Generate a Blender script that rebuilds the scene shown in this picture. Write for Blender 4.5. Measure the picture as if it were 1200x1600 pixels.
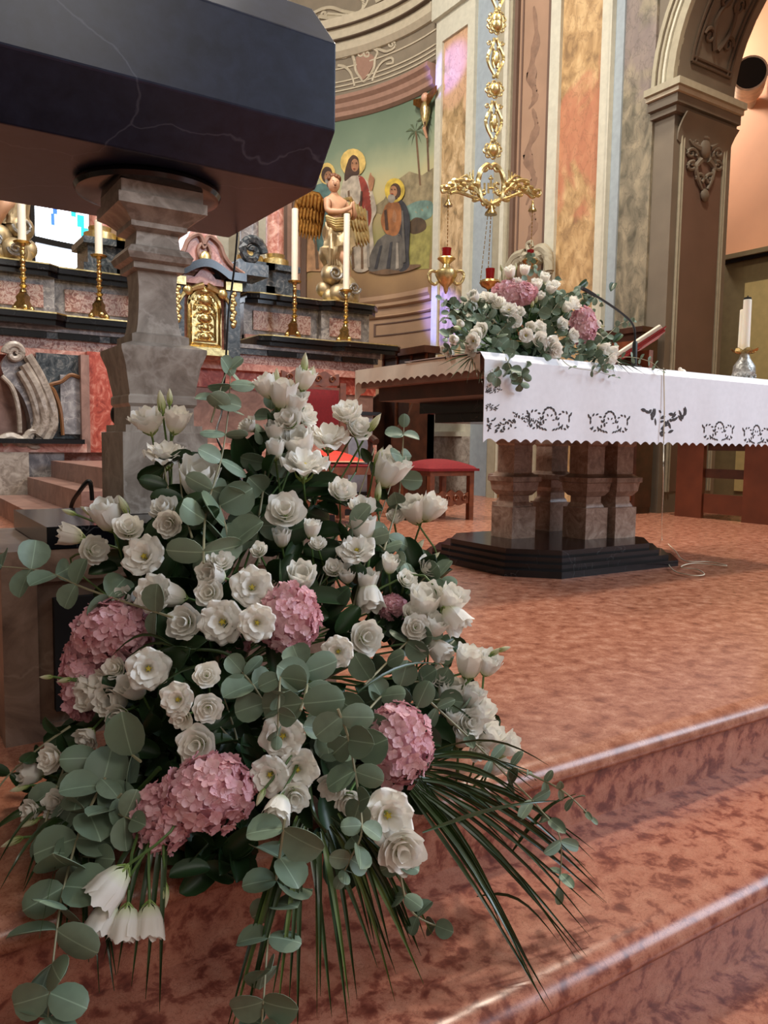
import bpy, bmesh, math, random
from mathutils import Vector, Matrix, Quaternion
random.seed(7)
PI = math.pi
S = bpy.context.scene
COL = S.collection
for o in list(bpy.data.objects): bpy.data.objects.remove(o)

# ------------------------------------------------------------------ camera
F_PX = 1225.0; PITCH = math.radians(5.0); ROLL = math.radians(0.85); YAW = math.radians(33.0)
EYE = Vector((0, 0, 0.62))
FW = Vector((math.sin(YAW)*math.cos(PITCH), math.cos(YAW)*math.cos(PITCH), -math.sin(PITCH)))
_r0 = Vector((math.cos(YAW), -math.sin(YAW), 0)); _u0 = _r0.cross(FW)
RT = _r0*math.cos(ROLL) + _u0*math.sin(ROLL)
UP = -_r0*math.sin(ROLL) + _u0*math.cos(ROLL)
cam_d = bpy.data.cameras.new('camera'); cam = bpy.data.objects.new('camera', cam_d); COL.objects.link(cam)
cam.matrix_world = Matrix(((RT.x, UP.x, -FW.x, EYE.x), (RT.y, UP.y, -FW.y, EYE.y), (RT.z, UP.z, -FW.z, EYE.z), (0, 0, 0, 1)))
cam_d.sensor_fit = 'VERTICAL'; cam_d.sensor_height = 32.0; cam_d.lens = 32.0*F_PX/1600.0
cam_d.clip_start = 0.02; cam_d.clip_end = 100
S.camera = cam

# ------------------------------------------------------------------ world, lights, exposure
w = bpy.data.worlds.new('world'); S.world = w; w.use_nodes = True
w.node_tree.nodes['Background'].inputs[0].default_value = (1.0, 0.91, 0.82, 1)
w.node_tree.nodes['Background'].inputs[1].default_value = 0.36
def area(name, loc, target, sx, sy, power, col):
    l = bpy.data.lights.new(name, 'AREA'); l.shape = 'RECTANGLE'; l.size = sx; l.size_y = sy; l.energy = power; l.color = col
    o = bpy.data.objects.new(name, l); COL.objects.link(o); o.location = loc
    o.rotation_euler = (Vector(target)-Vector(loc)).to_track_quat('-Z', 'Y').to_euler(); return o
area('assumed_nave_daylight', (8.5, -3.5, 5.5), (2.6, 2.2, 0.6), 4.0, 4.0, 700, (0.70, 0.83, 1.0))  # assumed cool daylight from the nave, a bare area light with no window modelled
area('nave_fill_light', (1.2, -4.2, 4.6), (1.0, 1.6, 0.6), 1.6, 1.6, 70, (1.0, 0.94, 0.86))  # added warm fill from the front left, no real fixture
area('assumed_presbytery_light', (4.9, 3.3, 6.4), (1.4, 1.9, 0.0), 0.5, 0.5, 320, (1.0, 0.88, 0.72))  # assumed main light, placed by the direction of the shadows, no lamp modelled
area('apse_fill_light', (2.4, 5.8, 7.2), (4.4, 9.2, 3.2), 1.4, 1.0, 265, (1.0, 0.94, 0.86))  # added light to brighten the apse and fresco, no fixture there
area('left_fill_light', (0.3, 5.2, 5.4), (6.2, 5.4, 1.6), 0.8, 0.8, 195, (1.0, 0.95, 0.88))  # added fill from the left, brightens the altar's side cloth
area('aisle_fill_light', (7.5, 6.6, 5.2), (8.2, 4.6, 3.0), 0.6, 0.6, 110, (1.0, 0.90, 0.78))  # added fill behind the pier to brighten the salmon wall
def beam(name, loc, target, ang, power, col):                # daylight tinted by the stained glass
    l = bpy.data.lights.new(name, 'SPOT'); l.energy = power; l.color = col; l.spot_size = math.radians(ang); l.spot_blend = .6; l.shadow_soft_size = .05
    o = bpy.data.objects.new(name, l); COL.objects.link(o); o.location = loc; o.rotation_euler = (Vector(target)-Vector(loc)).to_track_quat('-Z', 'Y').to_euler()
beam('stained_glass_beam', (2.2, 11.2, 4.3), (6.2, 8.12, 5.28), 7, 3400, (.20, .20, 1.0))
beam('stained_glass_beam', (2.2, 11.2, 3.9), (6.2, 8.22, 2.25), 9, 3000, (.20, .22, 1.0))
S.view_settings.view_transform = 'Standard'; S.view_settings.look = 'None'
S.view_settings.gamma = 1.0; S.view_settings.use_curve_mapping = False; S.view_settings.exposure = 0.0

# ------------------------------------------------------------------ helpers
def ray(x, y): return RT*(x-600.0) - UP*(y-800.0) + FW*F_PX
def pY(x, y, Y): v = ray(x, y); return EYE + v*((Y-EYE.y)/v.y)
def pX(x, y, X): v = ray(x, y); return EYE + v*((X-EYE.x)/v.x)
def pZ(x, y, Z): v = ray(x, y); return EYE + v*((Z-EYE.z)/v.z)
def pD(x, y, d): return EYE + ray(x, y)*(d/F_PX)
AC = (3.0, 8.4); AR = 3.2                                   # apse centre and radius
def pA(x, y):                                               # point of the apse wall: angle (degrees), height
    v = ray(x, y); ox, oy = EYE.x-AC[0], EYE.y-AC[1]
    A = v.x**2+v.y**2; B = 2*(ox*v.x+oy*v.y); c = ox*ox+oy*oy-AR*AR
    t = (-B+math.sqrt(B*B-4*A*c))/(2*A); p = EYE+v*t
    return math.degrees(math.atan2(p.x-AC[0], p.y-AC[1])), p.z
def ap(a, z, r=AR):
    a = math.radians(a); return Vector((AC[0]+r*math.sin(a), AC[1]+r*math.cos(a), z))
def lin(c): c /= 255.0; return c/12.92 if c <= .04045 else ((c+.055)/1.055)**2.4
def C(r, g, b): return (lin(r), lin(g), lin(b), 1)

class NT:
    def __init__(s, name):
        s.m = bpy.data.materials.new(name); s.m.use_nodes = True; s.t = s.m.node_tree
        s.b = s.t.nodes['Principled BSDF']; s.out = s.t.nodes['Material Output']
    def n(s, typ, **kw):
        x = s.t.nodes.new(typ)
        for k, v in kw.items():
            if k in x.inputs: x.inputs[k].default_value = v
            else: setattr(x, k, v)
        return x
    def l(s, a, b): s.t.links.new(a, b)
    def ramp(s, fac, stops, interp='LINEAR'):
        r = s.n('ShaderNodeValToRGB'); r.color_ramp.interpolation = interp
        e = r.color_ramp.elements
        while len(e) < len(stops): e.new(0.5)
        for q, (p, c) in zip(e, stops): q.position = p; q.color = c
        s.l(fac, r.inputs[0]); return r.outputs[0]
    def mix(s, fac, a, b, mode='MIX'):
        x = s.n('ShaderNodeMix', data_type='RGBA', blend_type=mode)
        if isinstance(fac, (int, float)): x.inputs[0].default_value = fac
        else: s.l(fac, x.inputs[0])
        for i, v in ((6, a), (7, b)):
            if isinstance(v, tuple): x.inputs[i].default_value = v
            else: s.l(v, x.inputs[i])
        return x.outputs[2]
    def bump(s, h, strength, dist=0.01):
        x = s.n('ShaderNodeBump', Strength=strength, Distance=dist); s.l(h, x.inputs['Height']); s.l(x.outputs[0], s.b.inputs['Normal'])
M = {}
def flat(name, col, rough=.5, metal=0, var=.12, scale=14, bump=0, **kw):
    t = NT(name); co = t.n('ShaderNodeTexCoord'); nz = t.n('ShaderNodeTexNoise', Scale=scale, Detail=4.0); t.l(co.outputs['Object'], nz.inputs['Vector'])
    d = tuple(c*(1-var*2) for c in col[:3])+(1,); h = tuple(min(1, c*(1+var)) for c in col[:3])+(1,)
    t.l(t.ramp(nz.outputs[0], [(.3, d), (.7, h)]), t.b.inputs['Base Color'])
    t.b.inputs['Roughness'].default_value = rough; t.b.inputs['Metallic'].default_value = metal
    for k, v in kw.items(): t.b.inputs[k.replace('_', ' ')].default_value = v
    if bump: t.bump(nz.outputs[0], bump)
    M[name] = t.m; return t.m
def marble(name, stops, scale=5, rough=.25, dist=1.2, vein=None, vscale=3, vw=.03, vamt=.7, stretch=(1, 1, 1), bump=0.0):
    t = NT(name); co = t.n('ShaderNodeTexCoord'); mp = t.n('ShaderNodeMapping'); mp.inputs['Scale'].default_value = stretch
    t.l(co.outputs['Object'], mp.inputs['Vector'])
    nz = t.n('ShaderNodeTexNoise', Scale=scale, Detail=9.0, Roughness=.62, Distortion=dist); t.l(mp.outputs[0], nz.inputs['Vector'])
    c = t.ramp(nz.outputs[0], stops)
    if vein:
        n2 = t.n('ShaderNodeTexNoise', Scale=vscale*1.7, Detail=5.0); t.l(mp.outputs[0], n2.inputs['Vector'])
        ad = t.mix(.25, mp.outputs[0], n2.outputs[1])
        vo = t.n('ShaderNodeTexVoronoi', Scale=vscale, feature='DISTANCE_TO_EDGE'); t.l(ad, vo.inputs['Vector'])
        f = t.ramp(vo.outputs['Distance'], [(0, (vamt, vamt, vamt, 1)), (vw, (0, 0, 0, 1))])
        c = t.mix(f, c, vein)
    t.l(c, t.b.inputs['Base Color']); t.b.inputs['Roughness'].default_value = rough
    if bump: t.bump(nz.outputs[0], bump)
    M[name] = t.m; return t.m

marble('floor_marble', [(.30, C(118, 68, 50)), (.43, C(152, 96, 74)), (.55, C(172, 116, 92)), (.72, C(194, 144, 120))], 20, .27, .25, C(112, 58, 42), 22, .06, .6)
marble('step_marble', [(.34, C(104, 52, 42)), (.43, C(136, 76, 60)), (.50, C(172, 110, 88)), (.75, C(190, 134, 110))], 27, .28, .3, C(110, 54, 44), 26, .05, .6)
for k in ('floor_marble', 'step_marble'): M[k].node_tree.nodes['Principled BSDF'].inputs['Specular IOR Level'].default_value = .38
marble('grey_brown_marble', [(.30, C(106, 94, 84)), (.46, C(138, 126, 115)), (.60, C(168, 157, 146)), (.80, C(184, 175, 164))], 9, .35, 1.2, C(182, 172, 162), 6, .05, .5)
marble('pedestal_marble', [(.30, C(92, 72, 60)), (.5, C(124, 100, 84)), (.7, C(146, 122, 106))], 6, .4, 1.8, C(160, 140, 122), 4, .02, .4)
marble('baluster_marble', [(.30, C(120, 92, 78)), (.5, C(156, 128, 112)), (.7, C(184, 160, 144))], 11, .3, 2.0, C(112, 80, 66), 9, .03, .5)
marble('black_marble', [(.3, C(9, 9, 12)), (.7, C(20, 20, 25))], 6, .16, 1.5, C(150, 150, 150), 3.1, .004, .16)
marble('ambo_black', [(.3, C(22, 26, 42)), (.7, C(36, 42, 62)), (.80, C(40, 46, 66)), (.83, C(90, 96, 112))], 24, .30, .3, C(120, 125, 140), 1.6, .0012, .25)
M['ambo_black'].node_tree.nodes['Principled BSDF'].inputs['Specular IOR Level'].default_value = .35
marble('verd_marble', [(.35, C(28, 34, 40)), (.52, C(66, 72, 76)), (.68, C(120, 118, 116)), (.8, C(160, 156, 150))], 9, .25, 3.0)
marble('grey_marble', [(.3, C(86, 84, 88)), (.5, C(128, 124, 126)), (.7, C(176, 172, 170))], 6, .28, 2.5, C(210, 205, 200), 5, .03, .4)
marble('pink_marble', [(.3, C(138, 84, 74)), (.5, C(186, 130, 116)), (.7, C(216, 180, 166))], 7, .3, 2.4, C(150, 60, 48), 4, .04, .5)
marble('red_marble', [(.3, C(120, 40, 32)), (.5, C(172, 78, 62)), (.66, C(206, 140, 122)), (.8, C(222, 190, 176))], 6, .3, 2.6)
marble('breccia_marble', [(.3, C(96, 64, 60)), (.46, C(150, 106, 98)), (.56, C(196, 176, 168)), (.66, C(130, 84, 76)), (.8, C(170, 150, 146))], 14, .28, 2.8)
def painted(name, lo, mid, hi, blot, mesh, z0, z1):              # painted stone: spongy ground, a broad band of another tone, dark reticulation
    t = NT(name); co = t.n('ShaderNodeTexCoord'); mp = t.n('ShaderNodeMapping'); mp.inputs['Scale'].default_value = (1, 1, .6); t.l(co.outputs['Object'], mp.inputs['Vector'])
    n1 = t.n('ShaderNodeTexNoise', Scale=9.0, Detail=6.0, Distortion=.6); t.l(mp.outputs[0], n1.inputs['Vector'])
    c = t.ramp(n1.outputs[0], [(.30, lo), (.48, mid), (.68, hi)])
    n2 = t.n('ShaderNodeTexNoise', Scale=1.6, Detail=5.0, Distortion=1.2); t.l(co.outputs['Object'], n2.inputs['Vector'])
    sp = t.n('ShaderNodeSeparateXYZ'); t.l(co.outputs['Object'], sp.inputs[0]); mr = t.n('ShaderNodeMapRange'); mr.inputs[1].default_value = z0; mr.inputs[2].default_value = z1; t.l(sp.outputs[2], mr.inputs[0])
    tri = t.ramp(mr.outputs[0], [(0, (0, 0, 0, 1)), (.3, (.5, .5, .5, 1)), (.6, (.5, .5, .5, 1)), (1, (0, 0, 0, 1))])
    ad = t.n('ShaderNodeMath', operation='ADD'); t.l(tri, ad.inputs[0]); t.l(n2.outputs[0], ad.inputs[1])
    c = t.mix(t.ramp(ad.outputs[0], [(.86, (0, 0, 0, 1)), (.98, (.75, .75, .75, 1))]), c, blot)
    vo = t.n('ShaderNodeTexVoronoi', Scale=11.0, feature='DISTANCE_TO_EDGE'); t.l(t.mix(.2, mp.outputs[0], n1.outputs[1]), vo.inputs['Vector'])
    c = t.mix(t.ramp(vo.outputs['Distance'], [(0, (.4, .4, .4, 1)), (.05, (0, 0, 0, 1))]), c, mesh)
    t.l(c, t.b.inputs['Base Color']); t.b.inputs['Roughness'].default_value = .5; M[name] = t.m
painted('painted_marble_tan', C(118, 98, 66), C(172, 142, 100), C(206, 178, 138), C(200, 158, 128), C(96, 78, 54), 4.2, 6.4)
painted('painted_marble_red', C(132, 104, 72), C(176, 142, 98), C(206, 174, 128), C(180, 112, 86), C(112, 84, 58), 2.6, 4.9)
painted('painted_marble_green', C(84, 80, 66), C(124, 116, 98), C(158, 146, 122), C(128, 114, 112), C(66, 62, 52), 3.4, 6.5)
marble('stair_stone', [(.3, C(112, 82, 72)), (.6, C(150, 116, 104)), (.8, C(176, 146, 132))], 5, .4, 1.5)
flat('cream_plaster', C(194, 190, 172), .6, 0, .05); flat('blue_plaster', C(150, 160, 166), .6, 0, .05)
flat('sage_plaster', C(158, 150, 128), .65, 0, .06); flat('pier_plaster', C(112, 101, 86), .65, 0, .08, 3)
flat('brown_plaster', C(158, 126, 102), .65, 0, .06, 3); flat('brown_dark_plaster', C(104, 80, 66), .65, 0, .06, 3)
flat('tan_plaster', C(168, 136, 106), .7, 0, .06, 3); flat('umber_plaster', C(84, 66, 50), .7, 0, .08)
flat('greyfrieze', C(128, 116, 98), .7, 0, .07, 5); flat('frieze_light', C(186, 174, 150), .65, 0, .05); flat('frieze_pink', C(150, 116, 98), .7, 0, .06)
flat('salmon_plaster', C(214, 156, 120), .7, 0, .04, 2); flat('olive_plaster', C(118, 104, 72), .7, 0, .05); flat('yellow_plaster', C(190, 172, 116), .7, 0, .05)
flat('gold', C(216, 194, 138), .36, 1, .15, 30, .25); flat('brass', C(196, 168, 110), .25, 1, .15, 40, .2); flat('silver_gold', C(186, 166, 130), .48, .75, .15, 12, .1)
flat('dark_gold', C(150, 104, 50), .38, 1, .2, 30, .3)
flat('silver', C(176, 174, 168), .42, .85, .2, 60, .5); flat('skin_paint', C(196, 150, 118), .45, 0, .06); flat('hair_paint', C(110, 66, 38), .5, 0, .2)
flat('wax', C(236, 228, 210), .45, 0, .02, Subsurface_Weight=.2); flat('wick', C(20, 18, 16), .9)
flat('red_velvet', C(118, 10, 18), .85, 0, .10, 60); flat('red_cushion', C(196, 48, 30), .7, 0, .06, 30); flat('piping', C(214, 170, 130), .7)
flat('chair_wood', C(122, 66, 38), .4, 0, .2, 18); flat('dark_wood', C(64, 34, 22), .4, 0, .25, 9); flat('kneeler_wood', C(96, 46, 26), .45, 0, .12, 6)
flat('door_wood', C(120, 78, 42), .5, 0, .15, 7); flat('dark_interior', C(14, 12, 12), .8); flat('black_plastic', C(14, 14, 16), .4); flat('cord_white', C(214, 204, 180), .5)
flat('white_cloth', C(232, 232, 236), .8, 0, .02, 40); flat('cream_cloth', C(240, 230, 214), .85, 0, .05, 12); flat('lace_hole', C(70, 66, 66), .9)
flat('page', C(232, 222, 204), .7); flat('book_red', C(150, 34, 30), .5); flat('metal_grey', C(170, 170, 175), .35, .8)
flat('stem_green', C(86, 116, 60), .5, 0, .15); flat('sepal_green', C(126, 150, 76), .5, 0, .1); flat('twig', C(150, 146, 116), .6); flat('foam_green', C(24, 40, 24), .9)
flat('stigma', C(196, 180, 60), .5, 0, .15); flat('palm_green', C(50, 70, 34), .32, 0, .25, 20); flat('palm_light', C(92, 112, 56), .35, 0, .2, 20); flat('lamp_white', C(214, 196, 176), .5)
def leafmat(name, a, b, rough=.5, tr=.15):
    t = NT(name); oi = t.n('ShaderNodeObjectInfo'); co = t.n('ShaderNodeTexCoord'); nz = t.n('ShaderNodeTexNoise', Scale=3.0, Detail=3.0); t.l(co.outputs['Object'], nz.inputs['Vector'])
    c = t.mix(oi.outputs['Random'], a, b); c = t.mix(nz.outputs[0], c, tuple(x*.6 for x in a[:3])+(1,))
    sp = t.n('ShaderNodeSeparateXYZ'); t.l(co.outputs['Object'], sp.inputs[0]); ab = t.n('ShaderNodeMath', operation='ABSOLUTE'); t.l(sp.outputs[1], ab.inputs[0])
    c = t.mix(t.ramp(ab.outputs[0], [(0, (.6, .6, .6, 1)), (.022, (0, 0, 0, 1))]), c, tuple(min(1, x*1.7) for x in a[:3])+(1,))
    t.l(c, t.b.inputs['Base Color']); t.b.inputs['Roughness'].default_value = rough
    tl = t.n('ShaderNodeBsdfTranslucent'); t.l(c, tl.inputs[0]); mx = t.n('ShaderNodeMixShader'); mx.inputs[0].default_value = tr
    t.l(t.b.outputs[0], mx.inputs[1]); t.l(tl.outputs[0], mx.inputs[2]); t.l(mx.outputs[0], t.out.inputs[0]); M[name] = t.m
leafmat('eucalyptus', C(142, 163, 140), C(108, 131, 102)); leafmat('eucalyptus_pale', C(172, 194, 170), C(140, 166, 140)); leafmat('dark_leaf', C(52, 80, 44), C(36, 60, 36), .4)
def petalmat(name, tip, base, z0, z1, tr=.25):
    t = NT(name); co = t.n('ShaderNodeTexCoord'); sp = t.n('ShaderNodeSeparateXYZ'); t.l(co.outputs['Object'], sp.inputs[0])
    mr = t.n('ShaderNodeMapRange'); mr.inputs[1].default_value = z0; mr.inputs[2].default_value = z1; t.l(sp.outputs[2], mr.inputs[0])
    oi = t.n('ShaderNodeObjectInfo'); t2 = tuple(x*.9 for x in tip[:3])+(1,)
    c = t.mix(mr.outputs[0], base, t.mix(oi.outputs['Random'], tip, t2)); t.l(c, t.b.inputs['Base Color']); t.b.inputs['Roughness'].default_value = .6
    tl = t.n('ShaderNodeBsdfTranslucent'); t.l(c, tl.inputs[0]); mx = t.n('ShaderNodeMixShader'); mx.inputs[0].default_value = tr
    t.l(t.b.outputs[0], mx.inputs[1]); t.l(tl.outputs[0], mx.inputs[2]); t.l(mx.outputs[0], t.out.inputs[0]); M[name] = t.m
petalmat('white_petal', C(253, 250, 242), C(222, 228, 184), -.9, -.3); petalmat('bud_petal', C(236, 234, 206), C(176, 192, 116), -.8, .7)
petalmat('pink_petal', C(242, 194, 201), C(220, 152, 166), -.3, .2, .25); petalmat('pale_pink_petal', C(248, 210, 216), C(236, 180, 190), -.3, .2, .25)
def emis(name, col, s):
    t = NT(name); t.b.inputs['Emission Color'].default_value = col; t.b.inputs['Emission Strength'].default_value = s; t.b.inputs['Base Color'].default_value = col; M[name] = t.m
emis('pane_white', C(228, 240, 255), 6); emis('pane_cyan', C(40, 190, 220), 1.6); emis('pane_blue', C(60, 110, 210), 1.6)
t = NT('red_glass'); t.b.inputs['Base Color'].default_value = C(150, 8, 16); t.b.inputs['Roughness'].default_value = .08; t.b.inputs['Transmission Weight'].default_value = .45; M['red_glass'] = t.m

ROOT = {}
class MB:
    def __init__(s): s.v = []; s.f = []; s.mi = []; s.cur = 0
    def add(s, vs, fs):
        n = len(s.v); s.v += [Vector(v) for v in vs]; s.f += [tuple(i+n for i in f) for f in fs]; s.mi += [s.cur]*len(fs); return s
    def box(s, a, b, T=None):
        (x0, y0, z0), (x1, y1, z1) = a, b
        vs = [(x0,y0,z0),(x1,y0,z0),(x1,y1,z0),(x0,y1,z0),(x0,y0,z1),(x1,y0,z1),(x1,y1,z1),(x0,y1,z1)]
        if T: vs = [T @ Vector(v) for v in vs]
        return s.add(vs, [(3,2,1,0),(4,5,6,7),(0,1,5,4),(1,2,6,5),(2,3,7,6),(3,0,4,7)])
    def lathe(s, prof, c=(0,0,0), n=16, T=None, rot=0, sq=None):
        vs = []; c = Vector(c)
        for r, z in prof:
            for k in range(n):
                a = 2*PI*k/n+rot; x, y = r*math.cos(a), r*math.sin(a)
                if sq: x, y = x*sq[0], y*sq[1]
                p = Vector((x, y, z)); vs.append(c+(T @ p if T else p))
        fs = []
        for i in range(len(prof)-1):
            for k in range(n): fs.append((i*n+k, i*n+(k+1) % n, (i+1)*n+(k+1) % n, (i+1)*n+k))
        fs.append(tuple(reversed(range(n)))); fs.append(tuple(range((len(prof)-1)*n, len(prof)*n)))
        return s.add(vs, fs)
    def tube(s, pts, r, n=6, taper=None, flat=None):
        pts = [Vector(p) for p in pts]; vs = []; m = len(pts); ref = Vector((0.13, .21, 1)).normalized()
        for i, p in enumerate(pts):
            d = (pts[min(i+1, m-1)]-pts[max(i-1, 0)])
            if d.length < 1e-9: d = Vector((0, 0, 1))
            d.normalize(); a = d.cross(ref)
            if a.length < .15: a = d.cross(Vector((1, 0, 0)))
            a.normalize(); b = d.cross(a); rr = r[i] if isinstance(r, (list, tuple)) else r*(1+(taper-1)*i/(m-1) if taper else 1)
            for k in range(n):
                q = 2*PI*k/n; vs.append(p+(a*math.cos(q)+b*math.sin(q))*rr)
        fs = [(i*n+k, i*n+(k+1) % n, (i+1)*n+(k+1) % n, (i+1)*n+k) for i in range(m-1) for k in range(n)]
        fs += [tuple(reversed(range(n))), tuple(range((m-1)*n, m*n))]
        return s.add(vs, fs)
    def grid(s, fn, nu, nv, close_u=False):
        vs = [fn(i/(nu-1), j/(nv-1)) for j in range(nv) for i in range(nu)]
        return s.add(vs, [(j*nu+i, j*nu+i+1, (j+1)*nu+i+1, (j+1)*nu+i) for j in range(nv-1) for i in range(nu-1)])
    def slab(s, fn, nu, nv, off):                            # a closed thick sheet: fn(u, v) and its copy moved by off(u, v)
        n = nu*nv; P = [Vector(fn(i/(nu-1), j/(nv-1))) for j in range(nv) for i in range(nu)]
        O = off if callable(off) else (lambda u, v: Vector(off))
        Q = [p+O((k % nu)/(nu-1), (k//nu)/(nv-1)) for k, p in enumerate(P)]
        fs = [(j*nu+i, j*nu+i+1, (j+1)*nu+i+1, (j+1)*nu+i) for j in range(nv-1) for i in range(nu-1)]
        fs += [tuple(n+i for i in reversed(f)) for f in fs]
        ring = list(range(nu))+[j*nu+nu-1 for j in range(1, nv)]+[(nv-1)*nu+i for i in range(nu-2, -1, -1)]+[j*nu for j in range(nv-2, 0, -1)]
        for k in range(len(ring)):
            a, b = ring[k], ring[(k+1) % len(ring)]; fs.append((b, a, a+n, b+n))
        return s.add(P+Q, fs)
    def prism(s, poly, off):                                 # a closed polygon and its copy moved by off
        n = len(poly); P = [Vector(p) for p in poly]; o = Vector(off)
        return s.add(P+[p+o for p in P], [tuple(reversed(range(n))), tuple(range(n, 2*n))]+[(i, (i+1) % n, n+(i+1) % n, n+i) for i in range(n)])
    def ball(s, c, r, n=12, m=8, sc=(1, 1, 1)):
        return s.lathe([(max(.001, math.sin(PI*i/m))*r, -math.cos(PI*i/m)*r*sc[2]) for i in range(m+1)], c, n, sq=(sc[0], sc[1]))
    def mesh(s, name, mats, org=Vector((0, 0, 0)), smooth=True, ang=40):
        me = bpy.data.meshes.new(name); me.from_pydata([v-org for v in s.v], [], s.f)
        for m in (mats if isinstance(mats, (list, tuple)) else [mats]): me.materials.append(M[m])
        for p, i in zip(me.polygons, s.mi): p.material_index = i
        if smooth:
            me.shade_smooth(); me.set_sharp_from_angle(angle=math.radians(ang))
        me.update(); return me
    def build(s, name, mats, parent=None, smooth=True, ang=40, org=None, **kw):
        r = ROOT.get(parent.name, Vector((0, 0, 0))) if parent else (Vector(org) if org else Vector((0, 0, 0)))
        o = bpy.data.objects.new(name, s.mesh(name, mats, r, smooth, ang)); COL.objects.link(o)
        if parent: o.parent = parent; ROOT[o.name] = r
        else: o.location = r; ROOT[o.name] = r
        return setp(o, **kw)
def setp(o, label=None, cat=None, group=None, kind=None):
    if label: o['label'] = label
    if cat: o['category'] = cat
    if group: o['group'] = group
    if kind: o['kind'] = kind
    return o
def thing(name, loc, label, cat, group=None):
    o = bpy.data.objects.new(name, None); COL.objects.link(o); o.location = loc; ROOT[o.name] = Vector(loc); o.empty_display_size = .1
    return setp(o, label, cat, group)
def inst(name, me, parent, mat):                             # shared-mesh child with a local matrix
    o = bpy.data.objects.new(name, me); COL.objects.link(o); o.parent = parent; o.matrix_local = mat; return o
def copy_tree(o, parent=None):
    c = o.copy(); COL.objects.link(c); c.parent = parent
    ROOT[c.name] = ROOT.get(o.name, Vector())
    for ch in list(o.children): copy_tree(ch, c)
    return c
def skin(name, pts, edges, mat, parent, sub=2):
    me = bpy.data.meshes.new(name); r = ROOT[parent.name]
    me.from_pydata([Vector(p[:3])-r for p in pts], edges, [])
    o = bpy.data.objects.new(name, me); COL.objects.link(o)
    mo = o.modifiers.new('s', 'SKIN'); o.modifiers.new('d', 'SUBSURF').levels = sub
    for i, p in enumerate(pts):
        sv = me.skin_vertices[0].data[i]; sv.radius = (p[3], p[4] if len(p) > 4 else p[3]); sv.use_root = (i == 0)
    dg = bpy.context.evaluated_depsgraph_get(); m2 = bpy.data.meshes.new_from_object(o.evaluated_get(dg))
    o.modifiers.clear(); o.data = m2; m2.materials.clear(); m2.materials.append(M[mat]); m2.shade_smooth(); o.parent = parent; ROOT[o.name] = r
    return o
def bez(pts, n=12):                                          # smooth open curve through control points
    P = [Vector(p) for p in pts]; out = []
    for i in range(len(P)-1):
        p0, p1, p2, p3 = P[max(i-1, 0)], P[i], P[i+1], P[min(i+2, len(P)-1)]
        for k in range(n):
            t = k/n; out.append(.5*((2*p1)+(p2-p0)*t+(2*p0-5*p1+4*p2-p3)*t*t+(3*p1-p0-3*p2+p3)*t**3))
    return out+[P[-1]]

# ================================================================== SETTING
ST = dict(kind='structure')
def nosed(name, yf, z, yb, mat, x0=-4, x1=9):                # slab with a rounded nose, riser below it
    m = MB(); pr = [(yb, z), (yf+.045, z)]+[(yf+.045-.045*math.sin(a), z-.034+.034*math.cos(a)) for a in [PI*k/16 for k in range(1, 9)]]+[(yf+.004, z-.043), (yf+.018, z-.05), (yb, z-.05)]
    m.prism([(x0, y, q) for y, q in pr], (x1-x0, 0, 0)); o = m.build(name, mat, ang=50, **ST)
    r = MB(); r.box((x0, yf+.024, z-.155), (x1, yf+.20, z-.05)); r.build('riser', 'step_marble', o); return o
nosed('floor', 1.06, 0.0, 12.2, 'floor_marble')
nosed('step', .75, -.155, 1.084, 'step_marble')
m = MB(); m.box((-4, -8, -.41), (9, .95, -.31)); m.build('floor_nave', 'step_marble', **ST)
wa = MB(); wa.slab(lambda u, v: ap(-92+184*u, 9.0*v), 93, 4, lambda u, v: ap(-92+184*u, 0, .16)-Vector((AC[0], AC[1], 0)))
wall_apse = wa.build('wall_apse', 'tan_plaster', **ST)
def band(name, a0, a1, prof, mat, parent=wall_apse):         # moulded band following the apse: prof = [(projection, z)]
    m = MB(); n = max(3, int(abs(a1-a0)/2)); pr = prof+[(-.02, prof[-1][1]), (-.02, prof[0][1])]
    vs = [ap(a0+(a1-a0)*i/n, z, AR-p) for i in range(n+1) for p, z in pr]; k = len(pr)
    m.add(vs, [(i*k+j, i*k+(j+1) % k, (i+1)*k+(j+1) % k, (i+1)*k+j) for i in range(n) for j in range(k)]+[tuple(range(k)), tuple(range(n*k+k-1, n*k-1, -1))])
    return m.build(name, mat, parent, ang=30)
A0, A1 = -88, 89
band('cornice_moulding', A0, A1, [(.02, 5.17), (.07, 5.20), (.07, 5.26), (.11, 5.30), (.11, 5.36), (.16, 5.40), (.16, 5.45)], 'frieze_pink')
band('cornice_dark_line', A0, A1, [(.03, 5.45), (.03, 5.50)], 'umber_plaster')  # dark strips set along the cornice steps
band('frieze', A0, A1, [(.02, 5.50), (.02, 6.00)], 'greyfrieze')
for z in (5.56, 5.62, 5.68, 5.86): band('frieze_line', A0, A1, [(.035, z), (.035, z+.018)], 'frieze_light')
band('cornice_moulding', A0, A1, [(.06, 6.0), (.12, 6.06), (.12, 6.18), (.17, 6.20), (.17, 6.32), (.22, 6.34), (.22, 6.46)], 'frieze_light')
for z in (6.18, 6.325): band('cornice_dark_line', A0, A1, [(.185 if z < 6.2 else .225, z), (.185 if z < 6.2 else .225, z+.018)], 'umber_plaster')
band('upper_frieze', A0, A1, [(.02, 6.46), (.02, 7.2)], 'greyfrieze')
band('cornice_moulding', A0, A1, [(.1, 7.2), (.2, 7.3), (.2, 7.5)], 'frieze_light')
band('lower_moulding', 33, 89, [(.02, 2.50), (.05, 2.52), (.05, 2.56), (.08, 2.60), (.08, 2.66)], 'tan_plaster')
band('lower_moulding', 33, 89, [(.02, 2.36), (.04, 2.38), (.02, 2.40)], 'tan_plaster')
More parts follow.
